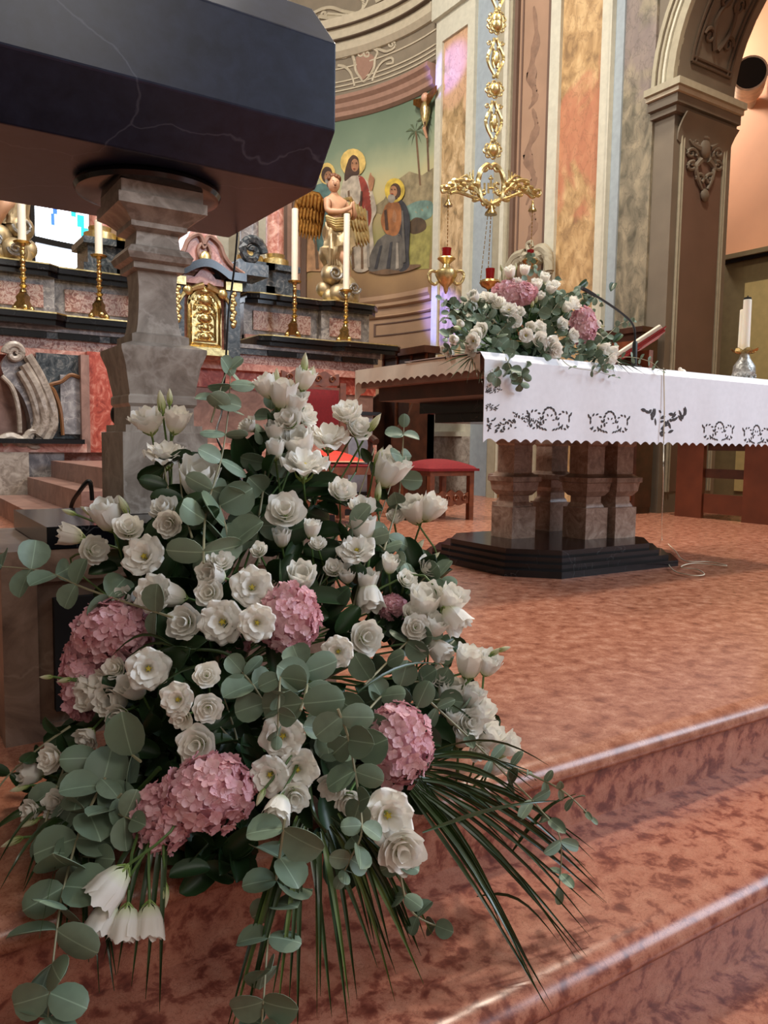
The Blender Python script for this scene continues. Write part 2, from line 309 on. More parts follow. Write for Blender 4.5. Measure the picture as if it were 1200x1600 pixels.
for a0, a1, z0, z1 in ((69, 89, 2.12, 2.135), (69, 89, 2.28, 2.295), (69, 69.6, 2.12, 2.295)):
    band('panel_line', a0, a1, [(.012, z0), (.012, z1)], 'brown_dark_plaster')
for a0, a1, p, mt in ((28, 32, .10, 'sage_plaster'), (32, 36, .16, 'sage_plaster'), (36, 40, .12, 'cream_plaster'), (40, 44, .07, 'brown_dark_plaster'), (44, 45.2, .10, 'frieze_pink'),
                      (45.2, 46.2, .06, 'brown_dark_plaster'), (46.2, 47.6, .10, 'frieze_pink'), (47.6, 49, .05, 'brown_dark_plaster')):
    band('pilaster_moulding', a0, a1, [(p, 1.6), (p, 5.17)], mt)
for a0, a1, p in ((24, 28, .08), (-30, -26, .08)): band('pilaster_moulding', a0, a1, [(p, 1.6), (p, 5.17)], 'cream_plaster')
def apath(pts, off=.03, r=AR): return [ap(*pA(x, y), r-off) for x, y in pts]
def spiral(cx, cy, r, a0, turns, n=18, sgn=1): return [(cx+r*(1-.8*k/n)*math.cos(a0+sgn*2*PI*turns*k/n), cy+r*(1-.8*k/n)*math.sin(a0+sgn*2*PI*turns*k/n)) for k in range(n+1)]
def smooth2(p, n=6): return [(q.x, q.y) for q in bez([(x, y, 0) for x, y in p], n)]
orn = MB()
for pts in (smooth2([(556, 98), (553, 88), (553, 80), (562, 78)])+spiral(565, 86, 6, -1.6, 1.3), smooth2([(588, 94), (592, 84), (586, 78), (580, 78)])+spiral(576, 86, 6, -1.5, 1.3, sgn=-1),
            smooth2([(556, 98), (558, 112), (566, 124), (569, 130)]), smooth2([(588, 94), (586, 108), (578, 122), (570, 130)]), smooth2([(580, 78), (592, 78), (605, 82), (616, 78)])+spiral(614, 71, 7, 1.2, 1.4, sgn=-1),
            smooth2([(584, 128), (590, 112), (600, 98), (614, 92), (616, 100), (606, 102)]), smooth2([(530, 104), (540, 106), (550, 116), (556, 136)]), smooth2([(530, 92), (544, 90), (553, 80)])):
    orn.tube(apath(pts), .022, 5, .7)
orn.build('scroll_ornament', 'frieze_light', wall_apse)
cart = MB(); cart.prism(apath(smooth2([(558, 92), (560, 110), (569, 126), (582, 110), (587, 92), (577, 84), (566, 84), (558, 92)], 4)[:-1], .035), ap(60, 0, .03)-Vector((AC[0], AC[1], 0))); cart.build('cartouche', 'frieze_pink', wall_apse)
orn = MB()
for pts in (smooth2([(492, 22), (505, 16), (520, 14), (540, 20), (560, 22), (572, 12), (578, 0)]), smooth2([(500, 28), (520, 30), (540, 26), (556, 28)])+spiral(508, 24, 6, 0, 1.2), smooth2([(556, 26), (566, 22), (570, 6), (560, -6)]), smooth2([(590, 4), (605, -2), (620, 4), (634, -4)])):
    orn.tube(apath(pts), .03, 5, .7)
orn.build('scroll_ornament', 'frieze_light', wall_apse)

# the fresco: flat paint on the curved wall
ft = NT('fresco_ground'); co = ft.n('ShaderNodeTexCoord'); sp = ft.n('ShaderNodeSeparateXYZ'); ft.l(co.outputs['Object'], sp.inputs[0])
nz = ft.n('ShaderNodeTexNoise', Scale=2.2, Detail=6.0); ft.l(co.outputs['Object'], nz.inputs['Vector'])
ad = ft.n('ShaderNodeMath', operation='MULTIPLY_ADD'); ft.l(nz.outputs[0], ad.inputs[0]); ad.inputs[1].default_value = .5; ft.l(sp.outputs[2], ad.inputs[2])
mr = ft.n('ShaderNodeMapRange'); mr.inputs[1].default_value = 2.6+.25; mr.inputs[2].default_value = 5.2+.25; ft.l(ad.outputs[0], mr.inputs[0])
ft.l(ft.ramp(mr.outputs[0], [(.0, C(126, 98, 70)), (.16, C(156, 124, 84)), (.24, C(140, 130, 76)), (.36, C(150, 142, 92)), (.44, C(176, 158, 112)), (.56, C(190, 176, 128)), (.68, C(164, 166, 130)), (.84, C(116, 132, 108)), (1, C(98, 116, 94))]), ft.b.inputs['Base Color'])
ft.b.inputs['Roughness'].default_value = .7; M['fresco_ground'] = ft.m
fr = MB(); fr.slab(lambda u, v: ap(49+40*u, 2.66+2.51*v, AR-.004), 25, 6, lambda u, v: ap(49+40*u, 0, .02)-Vector((AC[0], AC[1], 0)))
fresco = fr.build('fresco', 'fresco_ground', wall_apse)
PAINT = {'robe_white': C(186, 172, 152), 'mantle_red': C(142, 58, 44), 'hair': C(74, 52, 38), 'face': C(166, 118, 84), 'halo': C(214, 182, 104), 'halo_yellow': C(206, 176, 70), 'orange': C(156, 100, 58), 'cloak': C(58, 56, 58),
         'grey_robe': C(98, 92, 84), 'peach': C(184, 140, 100), 'teal': C(88, 118, 112), 'hill': C(146, 132, 100), 'lake': C(112, 138, 126), 'bush': C(84, 66, 46), 'palm': C(88, 100, 72), 'grass': C(150, 142, 78), 'shade': C(112, 86, 62), 'beard': C(150, 140, 126)}
for k, v in PAINT.items(): flat('paint_'+k, v, .7, 0, .2, 9)
LAY = [0]
def paint(name, px, col, parent=fresco):
    LAY[0] += 1; off = .006+.0006*LAY[0]
    bm = bmesh.new(); vs = [bm.verts.new((x, y, 0)) for x, y in px]; bm.faces.new(vs)
    bmesh.ops.triangulate(bm, faces=bm.faces[:])
    for _ in range(2): bmesh.ops.subdivide_edges(bm, edges=[e for e in bm.edges if e.calc_length() > 14], cuts=1); bmesh.ops.triangulate(bm, faces=bm.faces[:])
    m = MB(); m.add([ap(*pA(v.co.x, v.co.y), AR-off) for v in bm.verts], [tuple(v.index for v in f.verts) for f in bm.faces] if not bm.verts.index_update() else [])
    bm.free(); return m.build(name, 'paint_'+col, parent)
def ell(cx, cy, rx, ry, n=16): return [(cx+rx*math.cos(2*PI*k/n), cy+ry*math.sin(2*PI*k/n)) for k in range(n)]
sm = lambda p: smooth2(p+[p[0]], 4)[:-1]
paint('painted_hill', [(575, 330), (600, 312), (618, 284), (640, 268), (660, 274), (678, 262), (676, 330), (640, 345)], 'hill')
paint('painted_meadow', [(560, 400), (600, 380), (640, 362), (674, 352), (671, 420), (600, 424)], 'grass')
paint('painted_lake', sm([(636, 322), (655, 314), (676, 316), (675, 338), (655, 346), (640, 342)]), 'lake')
paint('painted_bush', sm([(640, 348), (650, 340), (664, 344), (666, 358), (650, 366), (640, 362)]), 'bush')
for pts in ([(649, 205), (652, 205), (659, 290), (656, 290)], [(666, 190), (669, 190), (672, 268), (669, 268)]): paint('painted_palm_trunk', pts, 'shade')
for cx, cy in ((650, 206), (667, 190)):
    for a in range(0, 360, 40):
        L = 22 if a < 180 else 18; ex = cx+L*math.cos(math.radians(a))*.75; ey = cy-L*math.sin(math.radians(a))+8
        ex = min(ex, 677)
        mx, my = (cx+ex)/2, (cy+ey)/2-4; paint('painted_palm_frond', [(cx, cy), (mx, my-2), (ex, ey), (mx, my+2.5)], 'palm')
paint('painted_robe', sm([(470, 345), (485, 335), (502, 345), (503, 385), (510, 420), (488, 424), (466, 420)]), 'peach')
paint('painted_cloak', sm([(476, 300), (500, 288), (520, 290), (528, 320), (525, 380), (500, 395), (486, 360)]), 'teal')
paint('painted_halo', ell(512, 272, 13, 17), 'halo'); paint('painted_head', ell(512, 274, 9, 13), 'hair'); paint('painted_face', ell(514, 277, 6, 9), 'face'); paint('painted_beard', ell(514, 284, 5, 5), 'beard')
paint('painted_halo', ell(553, 255, 20, 22), 'halo')
paint('painted_robe', sm([(538, 282), (552, 274), (566, 276), (578, 287), (585, 305), (590, 330), (583, 350), (586, 395), (577, 422), (556, 424), (548, 400), (545, 350), (537, 330), (533, 305)]), 'robe_white')
paint('painted_mantle', sm([(561, 275), (571, 280), (580, 305), (582, 340), (575, 360), (560, 384), (552, 360), (558, 330), (566, 305)]), 'mantle_red')
paint('painted_hair', sm([(546, 250), (553, 243), (561, 248), (563, 262), (562, 274), (551, 276), (540, 284), (541, 266)]), 'hair'); paint('painted_face', ell(556, 259, 6, 10), 'face')
paint('painted_hand', sm([(579, 298), (577, 284), (581, 270), (583, 280), (587, 279), (585, 292), (582, 300)]), 'face')
paint('painted_ground_shadow', sm([(575, 424), (620, 416), (660, 414), (640, 424), (600, 430)]), 'shade')
paint('painted_cloak', sm([(624, 310), (636, 320), (643, 345), (641, 395), (641, 418), (624, 422), (620, 370), (622, 340)]), 'cloak')
paint('painted_skirt', sm([(592, 376), (610, 364), (628, 368), (634, 400), (628, 422), (605, 421), (579, 424), (580, 400)]), 'grey_robe')
paint('painted_tunic', sm([(604, 322), (616, 314), (628, 322), (629, 350), (622, 368), (606, 366), (597, 346)]), 'orange')
paint('painted_halo', ell(619, 298, 16, 19), 'halo_yellow'); paint('painted_head', ell(620, 300, 9, 13), 'hair'); paint('painted_face', ell(617, 300, 6, 9), 'face'); paint('painted_beard', ell(614, 311, 6, 7), 'beard')
paint('painted_hand', sm([(616, 336), (618, 328), (622, 336), (621, 348), (616, 346)]), 'face')

for pts, c in (([(545, 300), (548, 298), (556, 420), (552, 420)], 'shade'), ([(566, 384), (569, 384), (570, 420), (566, 421)], 'shade'), ([(541, 300), (548, 330), (545, 350), (541, 330)], 'beard'), ([(574, 330), (577, 330), (580, 418), (576, 419)], 'beard'),
               ([(596, 385), (600, 384), (592, 420), (587, 421)], 'cloak'), ([(612, 380), (616, 378), (612, 420), (606, 420)], 'cloak'), ([(622, 380), (625, 380), (626, 420), (621, 421)], 'beard'), ([(630, 330), (633, 330), (637, 410), (632, 412)], 'grey_robe'),
               ([(480, 360), (483, 358), (480, 420), (475, 421)], 'shade'), ([(492, 360), (495, 360), (500, 420), (495, 421)], 'shade'), ([(603, 330), (607, 328), (610, 360), (605, 360)], 'hair'), ([(566, 300), (569, 300), (566, 350), (562, 355)], 'hair')): paint('painted_fold', pts, c)
for x, y in ((553, 256), (559, 256), (615, 297), (620, 297), (512, 274), (517, 274)): paint('painted_eye', ell(x, y, 1.2, .9, 8), 'hair')
for x, y in ((556, 265), (616, 304), (514, 281)): paint('painted_mouth', ell(x, y, 2.2, .8, 8), 'mantle_red')
# stained-glass window in the apse
win = MB()
wA0, wA1, wz0, wz1 = -21.5, -4.0, 2.55, 4.6
for a0, a1, z0, z1 in ((wA0-1, wA0, wz0-.06, wz1), (wA1, wA1+1, wz0-.06, wz1), (wA0-1, wA1+1, wz0-.12, wz0-.02), (wA0-1, wA1+1, wz1, wz1+.1), (wA0, wA1, 3.17, 3.25)):
    win.slab(lambda u, v: ap(a0+(a1-a0)*u, z0+(z1-z0)*v, AR-.08), 6, 2, lambda u, v: ap(a0+(a1-a0)*u, 0, .09)-Vector((AC[0], AC[1], 0)))
window = win.build('window_1', 'black_plastic', **ST)
def pane(a0, a1, z0, z1, mat, off=.03):
    m = MB(); m.slab(lambda u, v: ap(a0+(a1-a0)*u, z0+(z1-z0)*v, AR-off), 4, 2, lambda u, v: ap(a0, 0, .01)-Vector((AC[0], AC[1], 0))); m.build('pane', mat, window)
for z0, z1 in ((2.55, 3.17), (3.25, 3.9), (3.9, 4.6)):
    for k in range(3): a = wA0+(wA1-wA0)*k/3; pane(a, a+(wA1-wA0)/3-.08, z0, z1, 'pane_white')
for a0, a1, z0, z1, mt in ((-10.5, -8.8, 3.5, 3.66, 'pane_cyan'), (-9.6, -7.6, 3.38, 3.50, 'pane_cyan'), (-12, -10.8, 3.62, 3.8, 'pane_cyan'), (-17, -16.2, 3.45, 3.6, 'pane_blue'), (-7.2, -6, 3.6, 3.75, 'pane_cyan'), (-16.5, -15.5, 3.6, 3.75, 'pane_blue')): pane(a0, a1, z0, z1, mt, .045)

m = MB(); m.box((-1.1, 3.2, 0), (-.25, 8.6, 9)); m.box((-3.6, -.6, -.31), (-1.1, 3.2, 9)); m.build('wall_left_unseen', 'pier_plaster', **ST)  # unseen wall and pier, put in to block light from the left
# right wall of the presbytery with pilasters, pier and side arch
XW = 6.2; XJ = 7.06; YJ = 4.8; ZS = 3.88; RA = 1.45
wr = MB(); wr.box((XW, YJ, 0), (XJ, 8.6, 9)); arc = [(YJ-RA+RA*math.cos(PI*k/24), ZS+RA*math.sin(PI*k/24)) for k in range(25)]
vs = []; fs = []
for k, (y, z) in enumerate(arc):
    for x in (XW, XJ): vs += [(x, y, z), (x, y, 9)]
for k in range(24):
    a, b = 4*k, 4*k+4; fs += [(a, b, b+1, a+1), (a+2, a+3, b+3, b+2), (a, a+2, b+2, b), (a+1, b+1, b+3, a+3)]
wr.add(vs, fs); wr.box((XW, YJ-2*RA-.6, 0), (XJ, YJ-2*RA, 9)); wall_right = wr.build('wall_right', 'pier_plaster', ang=30, **ST)
Yp = lambda px: pX(px, 300, XW).y
Zp = lambda px, py: pX(px, py, XW).z
def strip(name, px0, px1, z0, z1, proj, mat):
    m = MB(); m.box((XW-proj, Yp(px1), z0), (XW+.02, Yp(px0), z1)); return m.build(name, mat, wall_right)
zt = 5.92
for a, b in ((683, 692), (731, 742)): strip('pilaster_border', a, b, 1.5, zt, .06, 'cream_plaster')
strip('pilaster_border', 692, 731, zt-.28, zt, .06, 'cream_plaster'); strip('marble_panel', 692, 731, 1.5, zt-.28, .03, 'painted_marble_tan')
strip('pilaster_capital', 681, 744, zt, zt+.35, .12, 'cream_plaster'); strip('pilaster_capital', 681, 744, zt+.35, zt+.6, .2, 'frieze_light')
strip('pilaster_base', 664, 745, 0, .72, .14, 'grey_brown_marble'); strip('pilaster_base', 664, 745, .72, .78, .16, 'cream_plaster'); strip('pilaster_plinth', 672, 745, .78, 1.5, .09, 'cream_plaster'); strip('pilaster_inlay', 684, 722, .92, 1.4, .10, 'grey_brown_marble')
strip('recess_panel', 742, 772, 0, 9, .012, 'blue_plaster'); strip('recess_panel', 772, 787, 0, 9, .008, 'sage_plaster')
for a, b, p, mt in ((787, 790, .06, 'cream_plaster'), (790, 794, .09, 'sage_plaster'), (794, 800, .12, 'cream_plaster'), (800, 803, .09, 'sage_plaster'), (803, 808, .06, 'brown_dark_plaster')): strip('frame_moulding', a, b, 0, 9, p, mt)
strip('brown_panel', 808, 856, 0, 9, .02, 'brown_plaster'); strip('frame_moulding', 812, 814, 0, 9, .03, 'brown_dark_plaster'); strip('frame_moulding', 852, 854, 0, 9, .03, 'brown_dark_plaster')
for a, b, p, mt in ((856, 862, .05, 'brown_dark_plaster'), (862, 877, .09, 'cream_plaster'), (941, 956, .09, 'cream_plaster'), (956, 958, .11, 'cream_plaster'), (958, 971, .05, 'blue_plaster')): strip('pilaster_border', a, b, 0, 9, p, mt)
strip('marble_panel', 877, 941, 0, 9, .05, 'painted_marble_red'); strip('marble_panel', 971, 1018, 0, 9, .03, 'painted_marble_green')
wisp = MB()
for k, pts in enumerate(([(834, 10), (838, 60), (830, 110), (836, 150), (826, 170)], [(832, 170), (838, 200), (824, 240), (834, 280), (822, 320)], [(828, 320), (834, 350), (822, 380)])):
    c = [pX(x, y, XW-.022) for x, y in smooth2(pts, 5)]; n = len(c)
    wisp.tube(c, [.012+.05*math.sin(PI*i/(n-1))*(1+.5*math.sin(i*1.3)) for i in range(n)], 6)
for i, v in enumerate(wisp.v): wisp.v[i] = Vector((XW-.022+(v.x-(XW-.022))*.05, v.y, v.z))
flat('ribbon_plaster', C(134, 104, 84), .65); wisp.build('painted_ribbon', 'ribbon_plaster', wall_right)
# pier cornice, archivolt, soffit coffer, jamb panel
def wrapc(name, z0, z1, p, mat):
    m = MB(); m.box((XW-p, YJ-p, z0), (XJ, Yp(1016), z1)); return m.build(name, mat, wall_right)
for z0, z1, p, mt in ((3.64, 3.70, .05, 'pier_plaster'), (3.70, 3.78, .09, 'pier_plaster'), (3.78, 3.82, .12, 'frieze_light'), (3.82, 3.88, .15, 'sage_plaster')): wrapc('pier_cornice', z0, z1, p, mt)
def ring(name, r0, r1, proj, mat):
    m = MB(); vs = []; fs = []
    for k in range(33):
        a = PI*k/32
        for r in (r0, r1):
            for x in (XW-proj, XW+.01): vs.append((x, YJ-RA+r*math.cos(a), ZS+r*math.sin(a)))
    for k in range(32):
        a, b = 4*k, 4*k+4; fs += [(a, b, b+2, a+2), (a, a+1, b+1, b), (a+2, b+2, b+3, a+3), (a+1, a+3, b+3, b+1)]
    m.add(vs, fs+[(0, 2, 3, 1), (128, 129, 131, 130)]); return m.build(name, mat, wall_right, ang=30)
for r0, r1, p, mt in ((1.45, 1.53, .05, 'sage_plaster'), (1.535, 1.56, .07, 'cream_plaster'), (1.565, 1.59, .09, 'sage_plaster'), (1.595, 1.62, .07, 'umber_plaster'), (1.62, 1.66, .09, 'sage_plaster')): ring('archivolt', r0, r1, p, mt)
sx0, sx1 = 6.36, 6.94
def sof(x, a, off=0): return Vector((x, YJ-RA+(RA-off)*math.cos(a), ZS+(RA-off)*math.sin(a)))
cf = MB()
for x in (sx0, sx1, sx0+.05, sx1-.05): cf.tube([sof(x, .17+k*.05, .012) for k in range(22)], .014, 6)
for a in (.17, .20): cf.tube([sof(sx0+(sx1-sx0)*k/6, a, .012) for k in range(7)], .014, 6)
cf.build('soffit_frame', 'umber_plaster', wall_right)
so = MB()
for s in (-1, 1):
    for cx, ca, r in ((.14, .34, .07), (.10, .55, .09), (.16, .72, .06)):
        so.tube([sof(6.65+s*(cx+r*(1-.04*k)*math.cos(k*.45)), ca+r*(1-.04*k)*math.sin(k*.45)/RA, .015) for k in range(18)], .02, 6, .6)
    so.tube([sof(6.65+s*(.02+.1*math.sin(k*.5)), .28+k*.05, .015) for k in range(12)], .025, 6, .6)
so.build('soffit_ornament', 'umber_plaster', wall_right)
jp = MB(); jp.box((6.36, YJ-.006, .2), (6.92, YJ+.01, 3.45)); jp.build('jamb_panel', 'brown_dark_plaster', wall_right)
jf = MB()
for x in (6.30, 6.335, 6.94, 6.975): jf.tube([(x, YJ-.008, .2), (x, YJ-.008, 3.5)], .013, 6)
jf.build('jamb_moulding', 'sage_plaster', wall_right)
js = MB(); js.slab(lambda u, v: (6.24+.78*u, YJ-.01-.10*(v**2), 3.42+.22*v-.12*math.sin(PI*u)*(1-v)), 9, 5, (0, .02, 0)); js.build('jamb_capital', 'pier_plaster', wall_right)
J = lambda x, y: pY(x, y, YJ-.02)
jo = MB(); jo.ball(J(1101, 232), .075, 12, 8, (1, .5, 1.25)); jo.ball(J(1101, 216), .07, 12, 6, (1.1, .5, .5))
for s in (-1, 1):
    for cx, cy, r, a in ((21, 4, 9, 2.6), (20, 24, 8, -2), (9, 42, 8, 2), (14, -14, 5, 0)):
        jo.tube([J(1101+s*(cx+r*(1-.045*k)*math.cos(a+k*.45)), 236+cy+r*(1-.045*k)*math.sin(a+k*.45)) for k in range(18)], .018, 6, .7)
    jo.tube([J(1101+s*x, y) for x, y in smooth2([(6, 250), (14, 262), (10, 282), (4, 296)])], .03, 6, .5)
    jo.tube([J(1101+s*x, y) for x, y in smooth2([(8, 232), (18, 226), (24, 218)])], .03, 6, .4)
jo.ball(J(1101, 305), .06, 10, 6, (1, .5, 1)); jo.build('cherub_relief', 'pier_plaster', wall_right)
# side aisle beyond the arch
XS = 8.2
m = MB(); m.box((XS, 0, 0), (XS+.3, 9, 9)); m.box((7.06, 1.0, 0), (8.5, 1.3, 9)); wall_aisle = m.build('wall_aisle', 'salmon_plaster', **ST)  # second box: unseen end wall added to keep nave light off the jamb
zb = pX(1165, 402, XS-.12).z
m = MB(); m.box((XS-.12, 1.5, 0), (XS+.01, 7.0, zb)); m.build('dado_panel', 'olive_plaster', wall_aisle)
m = MB(); m.box((XS-.2, 1.5, zb), (XS+.01, pX(1133, 410, XS-.12).y, zb+.05)); m.build('dado_cap', 'olive_plaster', wall_aisle)
m = MB(); m.box((XS-.16, 1.5, zb-.035), (XS+.01, pX(1133, 410, XS-.12).y, zb)); m.build('dado_shadow_strip', 'dark_interior', wall_aisle)  # black strip standing in for the shadow line under the cap
m = MB(); m.box((XS-.14, 1.5, .15), (XS-.10, pX(1165, 440, XS-.13).y, pX(1180, 440, XS-.13).z)); m.build('dado_inset', 'yellow_plaster', wall_aisle)

# ================================================================== HIGH ALTAR
HX = 2.81
Q = lambda x, y, Y: pY(x, y, Y)
ha = thing('high_altar', (HX, 7.8, 0), 'baroque high altar of pink and dark marble with gilt edged black ledges', 'altar')
def hb(name, x0, x1, y0, z0, z1, mat, y1=8.5): m = MB(); m.box((x0, y0, z0), (x1, y1, z1)); return m.build(name, mat, ha)
R0, R1 = HX-2.05, HX+2.05
hb('altar_base', R0+.1, R1-.1, 7.50, 0, .60, 'pink_marble'); hb('altar_front', R0+.12, R1-.12, 7.56, .60, 1.15, 'stair_stone')
hb('red_panel', R0+.1, R1-.1, 7.54, 1.15, 1.33, 'red_marble'); hb('pink_moulding', R0+.08, R1-.08, 7.47, 1.33, 1.40, 'pink_marble')
hb('frieze_strip', R0+.12, R1-.12, 7.56, 1.40, 1.50, 'breccia_marble'); hb('dark_strip', R0+.08, R1-.08, 7.53, 1.50, 1.56, 'verd_marble'); hb('grey_strip', R0+.06, R1-.06, 7.51, 1.56, 1.60, 'grey_marble')
def ledge(z, yf, L, name='ledge'):
    out = []
    for s in (-1, 1):
        # stepped plan: forward over the outer bay
        pl = [(HX+s*.50, yf+.06), (HX+s*.62, yf), (HX+s*1.35, yf), (HX+s*1.45, yf-.09), (HX+s*(L-.12), yf-.09), (HX+s*L, yf+.04), (HX+s*L, 8.5), (HX+s*.50, 8.5)]
        for nm, dz0, dz1, grow, mt in (('ledge_underside', -.10, -.055, -.05, 'black_marble'), (name, -.055, -.008, 0, 'black_marble'), ('gilt_edge', -.008, .004, .008, 'gold')):
            m = MB(); q = [(x, y-(grow if y < 8 else 0), z+dz0) for x, y in pl]
            if s < 0: q = q[::-1]
            m.prism(q, (0, 0, dz1-dz0)); m.build(nm, mt, ha, ang=20)
ledge(1.70, 7.42, 2.22); ledge(2.17, 7.72, 2.10)
for s in (-1, 1):
    def bx(x0, x1): a, b = HX+s*x0, HX+s*x1; return min(a, b), max(a, b)
    for x0, x1, y0 in ((.5, 1.40, 7.86), (1.38, 2.0, 7.78)):
        a, b = bx(x0, x1); hb('gradine', a, b, y0, 1.70, 2.08, 'grey_marble')
        a, b = bx(x0+.10, x1-.12); hb('gradine_panel', a, b, y0-.02, 1.80, 2.00, 'breccia_marble', y0+.05)
        a, b = bx(x0, x1); hb('gradine_foot', a, b, y0-.04, 1.70, 1.745, 'pink_marble', y0+.05)
    for x0, x1 in ((.62, .95), (1.05, 1.4), (1.5, 1.9)):
        a, b = bx(x0, x1); hb('dark_inlay', a, b, 7.515, 1.505, 1.555, 'black_marble', 7.6)
# tabernacle
T = 7.30
tz = lambda y: Q(320, y, T).z
hb('tabernacle_body', Q(268, 500, T).x, Q(372, 500, T).x, T+.04, 1.40, tz(432), 'pink_marble', 8.3)
for a, b in ((266, 287), (352, 374)):
    hb('tabernacle_pilaster', Q(a, 500, T).x, Q(b, 500, T).x, T-.02, tz(556), tz(446), 'verd_marble', T+.1)
    m = MB()
    for k in range(11): m.ball((Q((a+b)/2, 500, T).x+.012*math.sin(k*2), T-.03, tz(505)+(tz(455)-tz(505))*k/10), .026, 8, 5, (1, .6, 1))
    m.build('gilt_garland', 'gold', ha)
    hb('gilt_capital', Q(a, 500, T).x-.01, Q(b, 500, T).x+.01, T-.05, tz(450), tz(437), 'gold', T+.1)
dx0, dx1 = Q(293, 500, T).x, Q(346, 500, T).x; dcx = (dx0+dx1)/2; dw = (dx1-dx0)/2; zb_, zt_ = tz(546), tz(478)
def archp(w, z0, z1, y, n=10): return [(dcx-w, y, z0), (dcx+w, y, z0)]+[(dcx+w*math.cos(PI*k/n), y, z1+w*math.sin(PI*k/n)*1.1) for k in range(n+1)]
m = MB(); m.prism(archp(dw, zb_, zt_, T+.05), (0, -.05, 0)); door = m.build('tabernacle_door', 'gold', ha)
m = MB(); m.tube([p+Vector((0, -.05, 0)) for p in map(Vector, archp(dw*.88, zb_+.04, zt_-.01, T+.05))]+[Vector((dcx-dw*.88, T, zb_+.04))], .022, 6); m.build('door_frame', 'brass', door)
m = MB(); m.tube([p+Vector((0, -.06, 0)) for p in map(Vector, archp(dw*.62, zb_+.08, zt_-.05, T+.05))], .014, 6); m.build('door_frame', 'brass', door)
for k in range(6):
    z, r = zb_+.12+.085*k, (.05, .04, .06, .045, .07, .05)[k]; m = MB()
    m.ball((dcx, T-.005, z), r, 10, 6, (1.1, .35, .8)); m.build('door_relief', 'brass', door)
    for s in (-1, 1): m = MB(); m.tube([(dcx+s*(.04+r*(1-.05*q)*math.cos(q*.5)), T-.005, z+r*(1-.05*q)*math.sin(q*.5)) for q in range(14)], .012, 6, .7); m.build('door_scroll', 'brass', door)
for k in range(9): m = MB(); m.tube([(dcx, T-.01, zt_), (dcx+.12*math.cos(PI*k/8), T-.012, zt_+.13*math.sin(PI*k/8))], .008, 5, .3); m.build('ray', 'brass', door)
for s in (-1, 1):
    m = MB(); m.tube([(dcx+s*x, T-.02, tz(y)) for x, y in smooth2([(.02, 447), (.10, 452), (.20, 462), (.27, 480)])], .035, 6, .4); m.build('gilt_garland', 'gold', ha)
    m = MB(); m.ball((dcx+s*.17, T-.03, tz(457)), .05, 8, 5, (1, .6, 1)); m.build('gilt_rosette', 'gold', ha)
hb('gilt_step', dx0-.04, dx1+.04, T-.08, tz(556), zb_, 'gold', T+.1)
tw = Q(376, 430, T).x-dcx; zc = tz(435)
def corn(u): return zc+.09*max(0, math.cos(min(1, abs(u)/.55)*PI/2))
m = MB(); m.slab(lambda u, v: (dcx+(2*u-1)*tw*1.06, T-.10, corn(2*u-1)+.075*v), 31, 2, (0, .3, 0)); m.build('tabernacle_cornice', 'black_marble', ha)
m = MB(); m.slab(lambda u, v: (dcx+(2*u-1)*tw*.5, T-.02, zc-.06+(corn(2*u-1)-zc+.06)*v), 15, 2, (0, .1, 0)); m.build('lunette', 'pink_marble', ha)
cz = lambda y: tz(y)
m = MB(); m.prism([(dcx+x, T+.02, cz(y)) for x, y in [(-.42, 425), (.42, 425), (.30, 412), (.22, 398), (.17, 380), (.12, 362), (-.12, 362), (-.17, 380), (-.22, 398), (-.30, 412)]], (0, .3, 0)); m.build('tabernacle_crest', 'pink_marble', ha)
for s in (-1, 1):
    m = MB(); m.tube([(dcx+s*x, T, cz(y)) for x, y in smooth2([(.40, 420), (.28, 410), (.20, 396), (.15, 378), (.05, 368), (0, 382)])], .022, 6); m.build('crest_scroll', 'stair_stone', ha)
    m = MB(); m.tube([(dcx+s*x, T, cz(y)) for x, y in smooth2([(.05, 404), (.06, 392), (.03, 382), (0, 388)])], .014, 6); m.build('crest_scroll', 'stair_stone', ha)
    m = MB(); m.tube([(dcx+s*(.50+.13*(1-.04*k)*math.cos(k*.42)), T+.05, cz(380)+.14*(1-.04*k)*math.sin(k*.42)) for k in range(22)], .05, 6, .6); m.build('crest_volute', 'verd_marble', ha)
    hb('crest_block', dcx+s*.5-.16, dcx+s*.5+.16, T, cz(420), cz(400), 'verd_marble', T+.4)
m = MB(); m.ball((dcx, T-.03, cz(406)), .06, 10, 6, (1, .6, 1.3)); m.build('gilt_boss', 'gold', ha)
for s in (-1, 1):
    for k, off in enumerate((.62, .92)):
        cx = HX+s*off; c = MB(); c.lathe([(.15, 0), (.15, .08), (.10, .10), (.11, .14)], (cx, 8.0, 2.5), 16); c.build('gilt_column_base', 'gold', ha)
        c = MB(); c.lathe([(.10, 2.62), (.095, 3.5), (.085, 4.3)], (cx, 8.0, 0), 16); c.build('column_shaft', 'pink_marble' if k else 'grey_marble', ha)
        c = MB(); c.box((cx-.2, 7.78, 2.17), (cx+.2, 8.3, 2.26)); c.box((cx-.15, 7.84, 2.26), (cx+.15, 8.3, 2.44)); c.box((cx-.2, 7.78, 2.44), (cx+.2, 8.3, 2.5)); c.build('column_pedestal', 'verd_marble', ha)
m = MB(); m.box((HX-1.1, 7.76, 4.3), (HX+1.1, 8.4, 4.5)); m.build('entablature', 'black_marble', ha)
